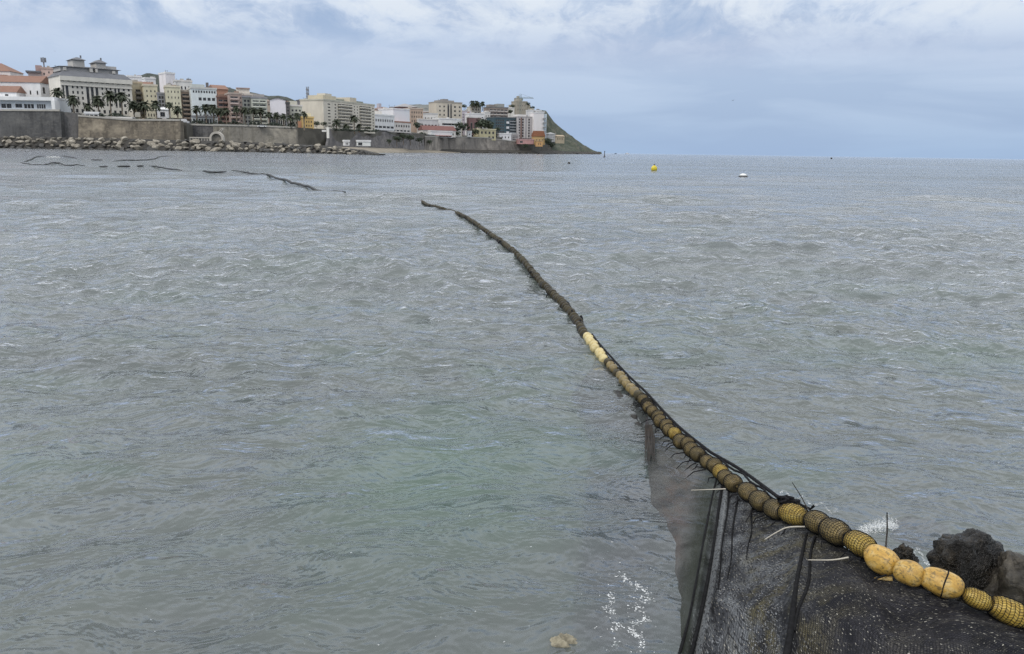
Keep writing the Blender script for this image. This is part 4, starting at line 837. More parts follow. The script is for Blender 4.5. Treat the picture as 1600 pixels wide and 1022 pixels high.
# lamp posts on the promenade
def lamp(label, px, yb, yt, Y):
    a, c = P(px, yb, Y), P(px, yt, Y); root = empty('street_lamp', tuple(a), 0, label, 'street lamp', 'promenade street lamps'); h = c.z - a.z
    mb = MB(); mb.tube([(0, 0, 0), (0, 0, h)], [.12, .07], 6); mb.build('pole', steel, root)
    mb = MB(); mb.tube([(0, 0, h), (.9, 0, h + .25)], .06, 5); mb.box(.8, 1.5, -.15, .15, h + .15, h + .32); mb.build('lamp_head', steel, root)
for x, l in ((298, 'street lamp at the corner behind the bastion'), (340, 'street lamp at the left end of the tan wall'), (388, 'street lamp at the middle of the tan wall'), (448, 'street lamp near the right end of the tan wall')): lamp(l, x, 197.5, 184, 408)

# ------------------------------------------------------------------ breakwater
def boulder_mesh(seed, n=2, rough=.33):
    bm = bmesh.new(); bmesh.ops.create_icosphere(bm, subdivisions=n, radius=1.0)
    R = random.Random(seed); off = Vector((R.uniform(-9, 9), R.uniform(-9, 9), R.uniform(-9, 9)))
    pl = []
    for _ in range(11): d = Vector((R.gauss(0, 1), R.gauss(0, 1), R.gauss(0, 1))).normalized(); pl.append((d, R.uniform(.34, .72)))
    for v in bm.verts:
        for d, h in pl:
            q = v.co.dot(d)
            if q > h: v.co -= d * (q - h) * .9
        v.co *= 1 + rough * .5 * mnoise.fractal(v.co * 1.7 + off, 1.0, 2.0, 3)
    me = bpy.data.meshes.new('boulder'); bm.to_mesh(me); bm.free(); return me
BW_Y = [(-60, 362), (0, 360), (300, 340), (500, 290), (560, 262), (592, 238)]
BW_T = [(-60, 211), (0, 211), (160, 213), (300, 217), (400, 220), (500, 225), (560, 233), (592, 240.5)]
vv = []; ff_ = []
for i in range(90):
    px = -60 + (588 + 60) * i / 89; Y = lerp_tab(BW_Y, px); tz = P(px, lerp_tab(BW_T, px) + 2.5, Y + 6).z; x = P(px, 230, Y).x
    for dy_, k in ((-0.5, -.3), (2.0, .3), (5, .75), (7.5, 1), (16, 1), (24, -.5)): vv.append((x, Y + dy_ , max(tz, .3) * k if k > 0 else -1.0))
for i in range(89):
    for j in range(5): a = i * 6 + j; ff_.append((a, a + 6, a + 7, a + 1))
r_pale = rockmat('pale_boulder', (0.21, 0.185, 0.145), (0.36, 0.325, 0.265), (0.50, 0.46, 0.39), 1.1, bs=.6, bd=.3)
r_wet = rockmat('wet_boulder', (0.018, 0.017, 0.015), (0.04, 0.037, 0.031), (0.085, 0.075, 0.06), 1.1, rough=.45, bs=.6, bd=.3)
r_core = rockmat('rubble_core', (0.025, 0.023, 0.02), (0.05, 0.045, 0.038), (0.09, .08, .066), .5, space='w', bs=.9, bd=.5)  # rubble coloured dark so the gaps between boulders look shaded
tag(link('breakwater_core', mesh_from('breakwater_core', vv, ff_, r_core)), kind='structure')
bp = [boulder_mesh(s) for s in range(7)]; bw_ = [boulder_mesh(s + 20) for s in range(5)]
for me in bp: me.materials.append(r_pale)
for me in bw_: me.materials.append(r_wet)
RR = random.Random(3)
def boulder(x, y, z, s, me, label, group):
    o = bpy.data.objects.new('boulder', me); COL.objects.link(o); o.location = (x, y, z)
    o.scale = (s * RR.uniform(.9, 1.45), s * RR.uniform(.8, 1.1), s * RR.uniform(.6, .9)); o.rotation_euler = (RR.uniform(-.4, .4), RR.uniform(-.4, .4), RR.uniform(0, 6.3))
    tag(o, label, 'boulder', group)
for tier in range(4):
    px = -45 + tier * 3.0
    while px < 590:
        Y = lerp_tab(BW_Y, px); tz = max(P(px, lerp_tab(BW_T, px), Y + 6).z, .5)
        sc_ = min(1.35, .30 * tz) * RR.choice((.5, .7, .9, 1.1, 1.4, 1.7)) + .12
        k = (tier + .35) / 3.9
        dy_ = -1.0 + 8.0 * (tier / 3.3)
        x = P(px + RR.uniform(-1.5, 1.5), 230, Y + dy_).x
        z = tz * k * RR.uniform(.85, 1.08) - .35 * sc_
        if tier == 0: boulder(x, Y + dy_, z * .55 - .1, sc_ * 1.1, RR.choice(bw_), 'dark wet boulder at the waterline of the breakwater', 'wet boulders at the foot of the breakwater')
        else:
            dark = RR.random() < .15 or px > 555
            boulder(x, Y + dy_, z, sc_, RR.choice(bw_ if dark else bp), 'dark stained boulder among the pale boulders of the breakwater' if dark else 'pale tan boulder piled on the breakwater', 'dark boulders of the breakwater' if dark else 'pale boulders of the breakwater')
        px += sc_ * 1250 / Y * (2.05 if tier else 2.3)
# rocks awash under the far walls and below the headland
for k in range(26):
    px = 690 + k * 9.6 + RR.uniform(-3, 3); Y = lerp_tab([(690, 672), (760, 712), (830, 745), (880, 830), (945, 890)], px)
    boulder(P(px, 237, Y).x, Y, .2, RR.uniform(1.1, 2.4) * (1 if px < 915 else .8), RR.choice(bw_), 'dark rock awash below the far sea wall and headland', 'dark shore rocks below the headland')
# rubble shore between
vv = []; ff_ = []
sh = [(660, 640), (700, 676), (760, 716), (830, 748), (870, 815), (905, 865), (938, 880)]
for px, Y in sh:
    for dy_, z in ((0, -.8), (3, .8), (9, 2.6), (40, 3.4 if px < 900 else 1.6)): p = P(px, 237, Y + dy_); vv.append((p.x, Y + dy_, z))
for i in range(len(sh) - 1):
    for j in range(3): a = i * 4 + j; ff_.append((a, a + 4, a + 5, a + 1))
tag(link('rocky_shore', mesh_from('rocky_shore', vv, ff_, r_core)), kind='structure')

# ------------------------------------------------------------------ buoys, boats, birds
def lathe(prof, seg=20):
    mb = MB(); n = len(prof)
    for r, z in prof:
        for k in range(seg): q = 6.28319 * k / seg; mb.v.append((r * math.cos(q), r * math.sin(q), z))
    for i in range(n - 1):
        for k in range(seg): k2 = (k + 1) % seg; mb.f.append((i * seg + k, i * seg + k2, (i + 1) * seg + k2, (i + 1) * seg + k)); mb.mi.append(0)
    mb.f.append(tuple(reversed(range(seg)))); mb.mi.append(0); mb.f.append(tuple((n - 1) * seg + k for k in range(seg))); mb.mi.append(0)
    return mb
ybuoy = flat('buoy_yellow', (0.62, 0.50, 0.03), .45, var=.15, scale=3); black = flat('dark_rubber', (0.025, 0.023, 0.022), .6); bwhite = flat('buoy_white', (.72, .72, .70), .45, var=.08)
p = W(1022, 266.5); root = empty('yellow_buoy', (p.x, p.y, -.12), .2, 'round yellow mooring buoy floating off the headland', 'buoy')
lathe([(.05, 0), (.22, .05), (.31, .18), (.32, .34), (.26, .5), (.14, .6), (.06, .64)]).build('buoy_body', ybuoy, root, True); lathe([(.045, .62), (.045, .7), (.09, .72), (.09, .76)], 10).build('lifting_eye', black, root, True)
p = W(1161, 278.5); root = empty('white_buoy', (p.x, p.y, seaz(p.x, p.y) + .05), 0, 'white domed buoy with a dark base on the open water', 'buoy')
lathe([(.28, 0), (.35, .06), (.35, .17), (.30, .2)]).build('base_ring', black, root, True); lathe([(.28, .2), (.27, .27), (.18, .34), (.05, .37)]).build('dome', bwhite, root, True)
p = W(889, 256); root = empty('dark_buoy', (p.x, p.y, -.1), 0, 'small dark buoy floating below the headland', 'buoy')
lathe([(.1, 0), (.18, .1), (.2, .22), (.15, .34), (.05, .4)]).build('buoy_body', black, root, True); lathe([(.03, .4), (.03, .6)], 8).build('top_mark', bwhite, root)
p = W(1299, 248.6); root = empty('dark_buoy', (p.x, p.y, -.1), 0, 'tiny dark buoy near the horizon at the right', 'buoy')
lathe([(.2, 0), (.5, .2), (.55, .6), (.4, .9), (.1, 1.0)]).build('buoy_body', black, root, True)
p = W(944.5, 245.5); root = empty('marker_post', (p.x, p.y, -.2), 0, 'dark marker post standing in the water off the headland tip', 'post')
s = p.y / 1250; lathe([(1.6 * s, 0), (1.7 * s, 1.5 * s), (.8 * s, 2.2 * s)], 12).build('base', black, root, True); lathe([(.6 * s, 2.2 * s), (.5 * s, 8.5 * s)], 8).build('pole', black, root); lathe([(.1 * s, 8.5 * s), (1.0 * s, 9 * s), (.1 * s, 10.2 * s)], 8).build('top_mark', black, root)
def boat(label, px, y, Y, L, col, rz):
    p = P(px, y, Y); root = empty('motorboat', (p.x, Y, 0), rz, label, 'boat')
    mb = MB(); n = 8; secs = []
    for i in range(n):
        s = i / (n - 1); w_ = L * .16 * (1 - s ** 2.6) + .02; secs.append([(L * (s - .5), -w_, .13 * L + .04 * L * s), (L * (s - .5), -w_ * .55, -.3), (L * (s - .5), w_ * .55, -.3), (L * (s - .5), w_, .13 * L + .04 * L * s)])
    for a_, c_ in zip(secs, secs[1:]):
        for k in range(3): mb.quad(a_[k], a_[k + 1], c_[k + 1], c_[k])
        mb.quad(a_[3], a_[0], c_[0], c_[3])
    mb.quad(*secs[0]); mb.build('hull', flat('hull_' + label[:4], col, .35), root)
    mb = MB(); mb.box(-L * .2, L * .12, -L * .1, L * .1, .15 * L, .27 * L); mb.build('cabin', flat('hull_' + label[:4], col, .35), root)
    mb = MB(); mb.box(L * .121, L * .135, -L * .08, L * .08, .18 * L, .25 * L); mb.build('windscreen', glass_dark(), root)
    return root
boat('white motorboat near the horizon right of the headland', 980, 239, 1500, 8.5, (.8, .8, .82), .1)
boat('small dark boat near the horizon just off the headland tip', 962, 239, 1450, 5.0, (.06, .08, .10), .3)
def bird(label, px, py, Y, span, rz):
    c = P(px, py, Y); root = empty('gull', tuple(c), rz, label, 'bird')
    mb = MB(); s = span
    mb.tube([(-.2 * s, 0, 0), (-.1 * s, 0, .005), (.08 * s, 0, .02 * s), (.2 * s, 0, .03 * s), (.26 * s, 0, .02 * s)], [.01 * s, .045 * s, .06 * s, .035 * s, .008 * s], 8)
    for sg in (-1, 1):
        a_, b1, c1_, d1 = Vector((.1 * s, sg * .03 * s, .03 * s)), Vector((.1 * s, sg * .27 * s, .13 * s)), Vector((-.06 * s, sg * .5 * s, .05 * s)), Vector((-.05 * s, sg * .03 * s, .03 * s)); e_ = Vector((-.04 * s, sg * .25 * s, .12 * s))
        mb.quad(a_, b1, e_, d1); mb.poly([b1, c1_, e_]); dz = Vector((0, 0, -.012 * s)); mb.quad(d1 + dz, e_ + dz, b1 + dz, a_ + dz); mb.poly([e_ + dz, c1_ + dz, b1 + dz])
    mb.build('body', flat('gull_feathers', (.10, .11, .13), .8), root)
bird('small dark bird flying above the sea at the right', 1145, 157, 140, .75, .9)
bird('tiny distant bird above the pink apartment', 86, 80, 200, .7, 2.2)

# ------------------------------------------------------------------ the net barrier
LINE = [(1660, 985, .20), (1600, 964, .245), (1572, 953, .265), (1525, 934, .295), (1472, 910, .325), (1421, 894, .335), (1378, 873, .335), (1340, 852, .325), (1302, 832, .30), (1270, 816, .275), (1240, 805, .25), (1208, 794, .215),
        (1170, 770, .18), (1132, 741, .145), (1092, 711, .105), (1052, 677, .075), (1028, 651, .055), (1000, 619, .03), (972, 592, .02), (946, 563, .02), (920, 534, .02), (900, 505, .02), (871, 470, .02), (840, 435, .02), (810, 404, .02), (780, 379, .02), (752, 357, .02), (728, 343, .02), (708, 336, -.03), (700, 333.5, -.02), (690, 330, .02), (670, 321, .02), (655, 315, -.12), (630, 309, -.3)]
ctrl = [W(*p) for p in LINE]
def catmull(c, n=14):
    o = []
    for i in range(len(c) - 1):
        p0, p1, p2, p3 = c[max(i - 1, 0)], c[i], c[i + 1], c[min(i + 2, len(c) - 1)]
        for k in range(n):
            t_ = k / n; o.append(.5 * ((2 * p1) + (p2 - p0) * t_ + (2 * p0 - 5 * p1 + 4 * p2 - p3) * t_ ** 2 + (3 * p1 - p0 - 3 * p2 + p3) * t_ ** 3))
    o.append(c[-1]); return o
curve = catmull(ctrl)
off_ = [min(1, max(0, (p.y - 4.5) / 1.5)) * seaz(p.x, p.y) for p in curve]      # beyond the shore the line rides on the swell
for _ in range(60): off_ = [off_[0]] + [(off_[k - 1] + 2 * off_[k] + off_[k + 1]) / 4 for k in range(1, len(off_) - 1)] + [off_[-1]]
for p, z_ in zip(curve, off_): p.z += z_ * .6 + .04 * min(1, max(0, (p.y - 7) / 3))
cum = [0.0]
for a, b_ in zip(curve, curve[1:]): cum.append(cum[-1] + (b_ - a).length)
def at_len(s):
    s = min(max(s, 0), cum[-1] - 1e-5); lo, hi = 0, len(cum) - 1
    while hi - lo > 1:
        mid = (lo + hi) // 2
        if cum[mid] <= s: lo = mid
        else: hi = mid
    t_ = (s - cum[lo]) / max(cum[hi] - cum[lo], 1e-9)
    return curve[lo].lerp(curve[hi], t_), (curve[hi] - curve[lo]).normalized()
def s_near(pt):
    return min(range(len(curve)), key=lambda i: (curve[i] - pt).length)
def proj(p):
    d = p - Vector((0, 0, CAMH)); z = d.dot(fwd); return (CX + F * d.dot(right) / z, CY - F * d.dot(up) / z)

A0 = ctrl[1]
barrier = empty('net_barrier', (A0.x, A0.y, 0), 0, 'long black netting barrier hung from a line of yellow floats running out to sea', 'net barrier')
org = Vector((A0.x, A0.y, 0))

def float_mat(name, c1, c2, c3, algae):
    mt, t, b = new_mat(name); g = objco(t); oi = t.nodes.new('ShaderNodeObjectInfo')
    v = t.nodes.new('ShaderNodeVectorMath'); v.operation = 'ADD'; t.links.new(g, v.inputs[0])
    cb = t.nodes.new('ShaderNodeCombineXYZ'); t.links.new(math_(t, 'MULTIPLY', oi.outputs['Random'], 40), cb.inputs[0]); t.links.new(cb.outputs[0], v.inputs[1])
    n1 = noise(t, v.outputs[0], 3.2, 6, .62, .4); n2 = noise(t, v.outputs[0], 7, 7, .72, .8)
    col = ramp(t, n1, [(.34, c1), (.52, c2), (.68, c3)])
    col = mixc(t, math_(t, 'MULTIPLY', ramp(t, n2, [(.50, 0.0), (.60, 1.0)]), algae), col, (0.085, 0.065, 0.03))
    col = mixc(t, math_(t, 'MULTIPLY', oi.outputs['Random'], algae * .6), col, (0.09, 0.075, 0.035))
    t.links.new(col, b.inputs['Base Color']); b.inputs['Roughness'].default_value = .48
    bump(t, b, n2, .25, .004); return mt
F_BARE = float_mat('yellow_float', (0.38, 0.21, 0.04), (0.54, 0.325, 0.065), (0.60, 0.43, 0.17), .75)
F_NET = float_mat('netted_float', (0.11, 0.08, 0.03), (0.225, 0.162, 0.058), (0.34, 0.25, 0.10), .85)
F_GOLD = float_mat('golden_float', (0.32, 0.20, 0.035), (0.50, 0.34, 0.06), (0.56, 0.42, 0.12), .4)
F_DARK = float_mat('algae_float', (0.010, 0.009, 0.006), (0.020, 0.017, 0.011), (0.048, 0.040, 0.024), .6)
F_DARK.node_tree.nodes['Principled BSDF'].inputs['Specular IOR Level'].default_value = .15
F_PALE = float_mat('pale_float', (0.50, 0.38, 0.15), (0.60, 0.50, 0.24), (0.66, 0.58, 0.34), .25)
NETBLK = flat('black_twine', (0.010, 0.010, 0.011), .85, var=.4, scale=60)
ROPE = flat('black_rope', (0.013, 0.013, 0.015), .8, var=.4, scale=90)
for m_ in (NETBLK, ROPE): m_.node_tree.nodes['Principled BSDF'].inputs['Specular IOR Level'].default_value = .12
nseed = 3.3
def egg(L, D, nu=20, nv=16, mat=None, p=2.25):
    vs_ = []; fs = []
    for i in range(nv + 1):
        a = -1 + 2 * i / nv; x = a if abs(a) < 1 else math.copysign(1, a); x = math.sin(a * math.pi / 2)
        r = max(0.0, 1 - abs(x) ** p) ** (1 / p) if abs(x) < 1 else 0
        r = max(r, .10)
        for k in range(nu): q = 6.28319 * k / nu; vs_.append((x * L / 2, r * D / 2 * math.cos(q), r * D / 2 * math.sin(q)))
    for i in range(nv):
        for k in range(nu): k2 = (k + 1) % nu; fs.append((i * nu + k, (i + 1) * nu + k, (i + 1) * nu + k2, i * nu + k2))
    vs_ = [tuple(Vector(v) * (1 + .09 * mnoise.noise(Vector(v) * 2.6 + Vector((nseed, 0, 0))) + .03 * mnoise.noise(Vector(v) * 7))) for v in vs_]
    fs.append(tuple(range(nu))); fs.append(tuple(nv * nu + k for k in reversed(range(nu))))
    return mesh_from('float', vs_, fs, mat, True)
FM = {k: egg(1, 1, mat=m_) for k, m_ in (('bare', F_BARE), ('net', F_NET), ('gold', F_GOLD), ('dark', F_DARK), ('pale', F_PALE))}
# netting sleeve drawn round a float: real twine
def sleeve_mesh():
    bm = bmesh.new(); nu, nv = 28, 17; vs_ = []
    for i in range(nv + 1):
        x = -1 + 2 * i / nv; xs = math.sin(x * math.pi / 2); r = max(.16, (1 - abs(xs) ** 2.25) ** (1 / 2.25) if abs(xs) < 1 else .16)
        vs_.append([bm.verts.new((xs * .53, r * .525 * math.cos(6.28319 * (k + .5 * (i % 2)) / nu), r * .525 * math.sin(6.28319 * (k + .5 * (i % 2)) / nu))) for k in range(nu)])
    for i in range(nv):
        for k in range(nu):
            k2 = (k + 1) % nu; bm.faces.new((vs_[i][k], vs_[i + 1][k], vs_[i + 1][k2], vs_[i][k2]))
    bmesh.ops.recalc_face_normals(bm, faces=bm.faces)
    bmesh.ops.wireframe(bm, faces=bm.faces[:], thickness=.02, offset=.0, use_replace=True, use_boundary=True, use_even_offset=False, use_relative_offset=False)
    me = bpy.data.meshes.new('netting_sleeve'); bm.to_mesh(me); bm.free(); me.materials.append(NETBLK); return me
SLEEVE = sleeve_mesh()
def put_float(c, tdir, kind, L, D, sleeve=False, label=None):
    o = link('float', FM[kind], None, barrier, c - org); o.scale = (L, D, D)
    o.rotation_mode = 'QUATERNION'; q = tdir.to_track_quat('X', 'Z')
    from mathutils import Quaternion
    o.rotation_quaternion = q @ Quaternion((1, 0, 0), random.uniform(0, 6.28)); 
    if label: o['label'] = label
    if sleeve: s_ = link('netting_sleeve', SLEEVE, None, o)
    return o
# near floats: photo pixel of the centre, length and width in photo pixels, kind
near = [(1640, 978, 70, 46, 'gold', True, None), (1577, 956, 62, 40, 'gold', True, 'yellow float under taut black netting at the right edge'), (1527, 936, 44, 30, 'gold', True, 'small yellow float half wrapped in netting'),
        (1472, 911, 70, 45, 'bare', False, 'bare long yellow float with a dark strap line'), (1420, 895, 50, 42, 'bare', False, 'bare yellow float, creased, between two larger ones'), (1378, 875, 52, 46, 'bare', False, 'bare yellow float, uppermost of the three clean ones'),
        (1344, 850, 48, 36, 'gold', True, 'yellow float showing through torn netting'), (1305, 831, 48, 38, 'net', True, None), (1277, 816, 36, 34, 'net', True, None), (1240, 804, 48, 33, 'gold', True, 'golden float tightly wrapped in netting near the rope knot'),
        (1211, 796, 32, 31, 'net', True, None), (1188, 783, 32, 31, 'net', True, None), (1169, 769, 30, 28, 'net', True, None)]
hs = lambda px: lerp_tab(sorted([(p[0], p[2]) for p in LINE]), px)
def tdir_at(c):
    i = s_near(c); i0, i1 = max(i - 3, 0), min(i + 3, len(curve) - 1); return (curve[i0] - curve[i1]).normalized()
strap_host = None
for (x, y, lp, wp, kind, slv, lab) in near:
    c = W(x, y, hs(x)); dist = (c - Vector((0, 0, CAMH))).dot(fwd); td = tdir_at(c)
    ang = abs(td.dot((c - Vector((0, 0, CAMH))).normalized())); fs = math.sqrt(max(.2, 1 - ang * ang))
    o = put_float(c, td, kind, lp * dist / F / max(fs, .75) * (.88 if kind == 'bare' else .97), wp * dist / F * (.93 if kind == 'bare' else 1), slv, lab)
    if 'strap' in (lab or ''):
        mb = MB(); mb.tube([(.02 + .03 * math.sin(2 * a), .497 * math.cos(a), .497 * math.sin(a)) for a in [6.28319 * k / 24 for k in range(25)]], .018, 6, cap=False); mb.build('strap', ROPE, o)
    if 'uppermost' in (lab or ''):
        mb = MB(); e0, e1 = W(1394, 905, hs(1378) - .05) - org, W(1366, 905, hs(1378) - .06) - org; mb.tube([e0, e0.lerp(e1, .5), e1], [.011, .009, .005], 8); mb.build('lug', F_BARE, barrier, True)
s0 = cum[s_near(W(1148, 753, hs(1148)))]; s = s0; k = 0
PX_PALE = 3
while s < cum[-1] - .2:
    c, td = at_len(s); px, py = proj(c)
    D = .076 + random.uniform(-.008, .006); L = .098 + random.uniform(-.008, .008)
    if px > 1010: kind = 'net' if random.random() < .85 else 'gold'
    elif px > 945: kind = 'net' if random.random() < .7 else 'dark'
    elif px > 914: kind = 'pale'
    else: kind = 'dark'
    c = c + Vector((random.uniform(-.01, .01), random.uniform(-.01, .01), random.uniform(-.006, .006)))
    if kind == 'pale': D, L = .088, .088
    put_float(c, td, kind, L, D * ((1.22 if px < 914 else 1.0) if px < 1000 else 1.08), px > 1000)
    s += L * (1.06 if kind != 'pale' else 1.22)
# dark fouled netting wrapped round the line beyond the pale floats, and hanging under the nearer floats
mb = MB(); pts = []; rad = []; s = cum[s_near(W(914, 527, .02))]; e = cum[-1]
while s < e:
    c, td = at_len(s); pts.append(c - org + Vector((random.uniform(-.012, .012), 0, -.012))); rad.append(.036 + .012 * mnoise.noise(Vector((s * 4.1, 0, 0))) + random.uniform(-.008, .010)); s += .06
mb.tube(pts, rad, 9)
o = mb.build('fouled_netting', rockmat('fouled_net', (0.006, 0.006, 0.005), (0.014, 0.013, 0.010), (0.045, 0.039, 0.022), 14, rough=.7, bs=.9, bd=.02), barrier, True)
# thick black rope along the seaward side
def side_off(s, lat, dz):
    c, td = at_len(s); n_ = Vector((td.y, -td.x, 0)).normalized()
    if n_.x < 0: n_ = -n_
    return c + n_ * lat + Vector((0, 0, dz)) - org
sa = cum[s_near(W(1232, 790, hs(1232)))]; sb = cum[s_near(W(915, 530, .02))]; pts = []; s = sa; i = 0
while s < sb:
    f_ = (s - sa) / (sb - sa); belly = .028 * math.sin(min(1, (s - sa) / .9) * math.pi) if s - sa < .9 else 0
    pts.append(side_off(s, .044 + belly, .03)); s += .05; i += 1
mb = MB(); mb.tube(pts, .0085, 7); mb.build('rope', ROPE, barrier, True)
mb = MB(); mb.tube([p + Vector((-.015, 0, -.008)) + Vector((.006 * math.sin(i_ * 1.3), 0, .006 * math.cos(i_ * 1.3))) for i_, p in enumerate(pts)], .0055, 6); mb.build('rope', ROPE, barrier, True)
# rope running right from the knot over and under the near floats
pts = []; s = 0.0
while s < sa + .02: pts.append(side_off(s, .012 + .01 * math.sin(s * 19), -.052 + .006 * math.sin(s * 31))); s += .04
mb = MB(); mb.tube(pts, .007, 7); mb.build('rope', ROPE, barrier, True)
kc = W(1232, 783, hs(1232) + .03) - org; mb = MB()
for j in range(7):
    q0 = random.uniform(0, 6); ax = Vector((random.gauss(0, 1), random.gauss(0, 1), random.gauss(0, 1))).normalized(); u_ = ax.orthogonal().normalized(); v_ = ax.cross(u_)
    mb.tube([kc + Vector((random.uniform(-.012, .012) + .012 * (j - 3) * .6, 0, .004 * (3 - j) * .4)) + (u_ * math.cos(a) + v_ * math.sin(a)) * .02 for a in [q0 + 5.2 * i_ / 12 for i_ in range(13)]], .0062, 6)
mb.tube([kc, kc + Vector((.03, -.02, .0)), kc + Vector((.075, -.05, -.012)), kc + Vector((.088, -.055, .006))], .006, 6)
mb.build('rope_knot', ROPE, barrier, True)

# ---- the net sheet: from the float line down to and under the water
# per column: top edge pixel, points down the sheet as (px, py, height)
COLS = [
    (0.00, [(932, 556, -.02), (928, 566, -.05), (922, 580, -.10), (905, 600, -.20), (890, 620, -.3)]),
    (0.10, [(968, 594, -.03), (962, 612, -.05), (950, 640, -.12), (930, 670, -.20), (915, 690, -.28)]),
    (0.20, [(1002, 630, -.02), (1000, 662, -.03), (985, 700, -.07), (935, 745, -.16), (912, 770, -.25)]),
    (0.28, [(1024, 657, .005), (1012, 700, .0), (1000, 760, -.05), (930, 810, -.13), (902, 850, -.22)]),
    (0.36, [(1046, 680, .03), (1022, 745, .012), (1012, 830, -.01), (940, 880, -.10), (897, 905, -.18)]),
    (0.44, [(1072, 704, .05), (1048, 780, .03), (1030, 870, .0), (965, 950, -.07), (895, 985, -.14)]),
    (0.52, [(1098, 727, .08), (1075, 830, .05), (1050, 950, .01), (1000, 1040, -.04), (900, 1090, -.10)]),
    (0.58, [(1124, 748, .105), (1105, 860, .08), (1080, 990, .04), (1050, 1100, -.0), (1000, 1190, -.04)]),
    (0.64, [(1150, 768, .125), (1135, 880, .11), (1115, 1000, .08), (1090, 1120, .05), (1060, 1250, .0)]),
    (0.71, [(1190, 796, .16), (1180, 890, .15), (1170, 1000, .13), (1150, 1120, .10), (1130, 1250, .05)]),
    (0.78, [(1240, 818, .205), (1235, 900, .20), (1225, 1000, .19), (1210, 1120, .16), (1200, 1250, .10)]),
    (0.84, [(1302, 846, .255), (1300, 920, .25), (1290, 1010, .23), (1280, 1120, .2), (1270, 1250, .14)]),
    (0.89, [(1375, 893, .28), (1375, 950, .29), (1370, 1020, .27), (1360, 1120, .23), (1350, 1250, .16)]),
    (0.93, [(1440, 918, .285), (1440, 965, .30), (1440, 1030, .29), (1440, 1120, .25), (1440, 1250, .18)]),
    (0.97, [(1525, 950, .25), (1525, 990, .27), (1530, 1050, .26), (1540, 1130, .22), (1550, 1250, .15)]),
    (1.00, [(1645, 995, .17), (1650, 1030, .18), (1655, 1080, .17), (1660, 1150, .15), (1670, 1250, .1)])]
cols = [(u_, [W(x_, y_, h_ - (.04 * min(1, k_ / 1.0) if u_ < .25 else (.018 if u_ < .5 and k_ >= 1 else 0))) for k_, (x_, y_, h_) in enumerate(ps)]) for u_, ps in COLS]
NU, NV = 420, 150
def interp(vals, ts, x):     # Catmull-Rom through (ts, vals)
    i = 0
    while i < len(ts) - 2 and x > ts[i + 1]: i += 1
    t_ = (x - ts[i]) / (ts[i + 1] - ts[i]); p0, p1, p2, p3 = vals[max(i - 1, 0)], vals[i], vals[i + 1], vals[min(i + 2, len(vals) - 1)]
    return .5 * ((2 * p1) + (p2 - p0) * t_ + (2 * p0 - 5 * p1 + 4 * p2 - p3) * t_ ** 2 + (3 * p1 - p0 - 3 * p2 + p3) * t_ ** 3)
us = [c[0] for c in cols]; grid = []
folds = [(.578, .010, .035), (.612, .010, .030), (.66, .008, .014), (.70, .012, -.012), (.785, .012, .035), (.52, .02, -.015), (.44, .02, .012), (.85, .02, .02), (.91, .02, -.015), (.36, .015, .010)]
for i in range(NU + 1):
    u_ = i / NU; ctl = [interp([c[1][k_] for c in cols], us, u_) for k_ in range(5)]; row = []
    for j in range(NV + 1):
        v_ = j / NV; p = interp(ctl, [0, .25, .5, .75, 1], v_)
        rise = sum(a_ * math.exp(-((u_ - c_ - .006 * math.sin(v_ * 5 + c_ * 40)) / w_) ** 2) for c_, w_, a_ in folds) * min(1, v_ * 3.5) * (1.0 - .35 * v_)
        rise *= .25 if u_ < .54 else 1
        rise += (.004 if u_ < .54 else .010) * mnoise.fractal(Vector((u_ * 22, v_ * 3.2, 1.7)), 1.0, 2.0, 4) * min(1, v_ * 4)
        if u_ > .76: rise += .055 * (u_ - .76) / .24 * mnoise.fractal(Vector((u_ * 16, v_ * 4.5, 7.7)), 1.0, 2.0, 3) * min(1, v_ * 5)
        if p.z < -.01: rise *= .5
        # gathers just below the float line
        rise += (.002 if u_ < .45 else .005) * math.sin(u_ * 190 + 2 * math.sin(u_ * 60)) * math.exp(-v_ * 10) * min(1, v_ * 12)
        row.append(p + Vector((0, 0, rise)))
    grid.append(row)
vv = [p - org for r in grid for p in r]; M_ = NV + 1
ff_ = [(i * M_ + j, (i + 1) * M_ + j, (i + 1) * M_ + j + 1, i * M_ + j + 1) for i in range(NU) for j in range(NV)]
me = mesh_from('net_sheet', vv, ff_, None, True)
# UV in metres along the weave so the meshes keep their size
ulen = np.zeros((NU + 1, NV + 1)); vlen = np.zeros((NU + 1, NV + 1))
for i in range(NU + 1):
    for j in range(NV + 1):
        if j: vlen[i, j] = vlen[i, j - 1] + (grid[i][j] - grid[i][j - 1]).length
        if i: ulen[i, j] = ulen[i - 1, j] + (grid[i][min(j, 60)] - grid[i - 1][min(j, 60)]).length
uvl = me.uv_layers.new(name='weave'); li = np.zeros(len(me.loops), dtype=np.int32); me.loops.foreach_get('vertex_index', li)
uvs = np.stack([ulen.ravel()[li], vlen.ravel()[li]], -1).astype(np.float32); uvl.data.foreach_set('uv', uvs.ravel())
att = me.attributes.new('along', 'FLOAT', 'POINT'); att.data.foreach_set('value', np.repeat(np.linspace(0, 1, NU + 1), NV + 1).astype(np.float32))
att = me.attributes.new('down', 'FLOAT', 'POINT'); att.data.foreach_set('value', np.tile(np.linspace(0, 1, NV + 1), NU + 1).astype(np.float32))
mt, t, b = new_mat('silted_net')
uvn = nd(t, 'ShaderNodeUVMap', uv_map='weave').outputs[0]; g = poco(t)
al = nd(t, 'ShaderNodeAttribute', attribute_name='along').outputs['Fac']
sp = t.nodes.new('ShaderNodeSeparateXYZ'); t.links.new(uvn, sp.inputs[0])
CELL = .009
def saw(x): 
    f_ = math_(t, 'FRACT', math_(t, 'DIVIDE', x, CELL)); return math_(t, 'ABSOLUTE', math_(t, 'SUBTRACT', f_, .5))
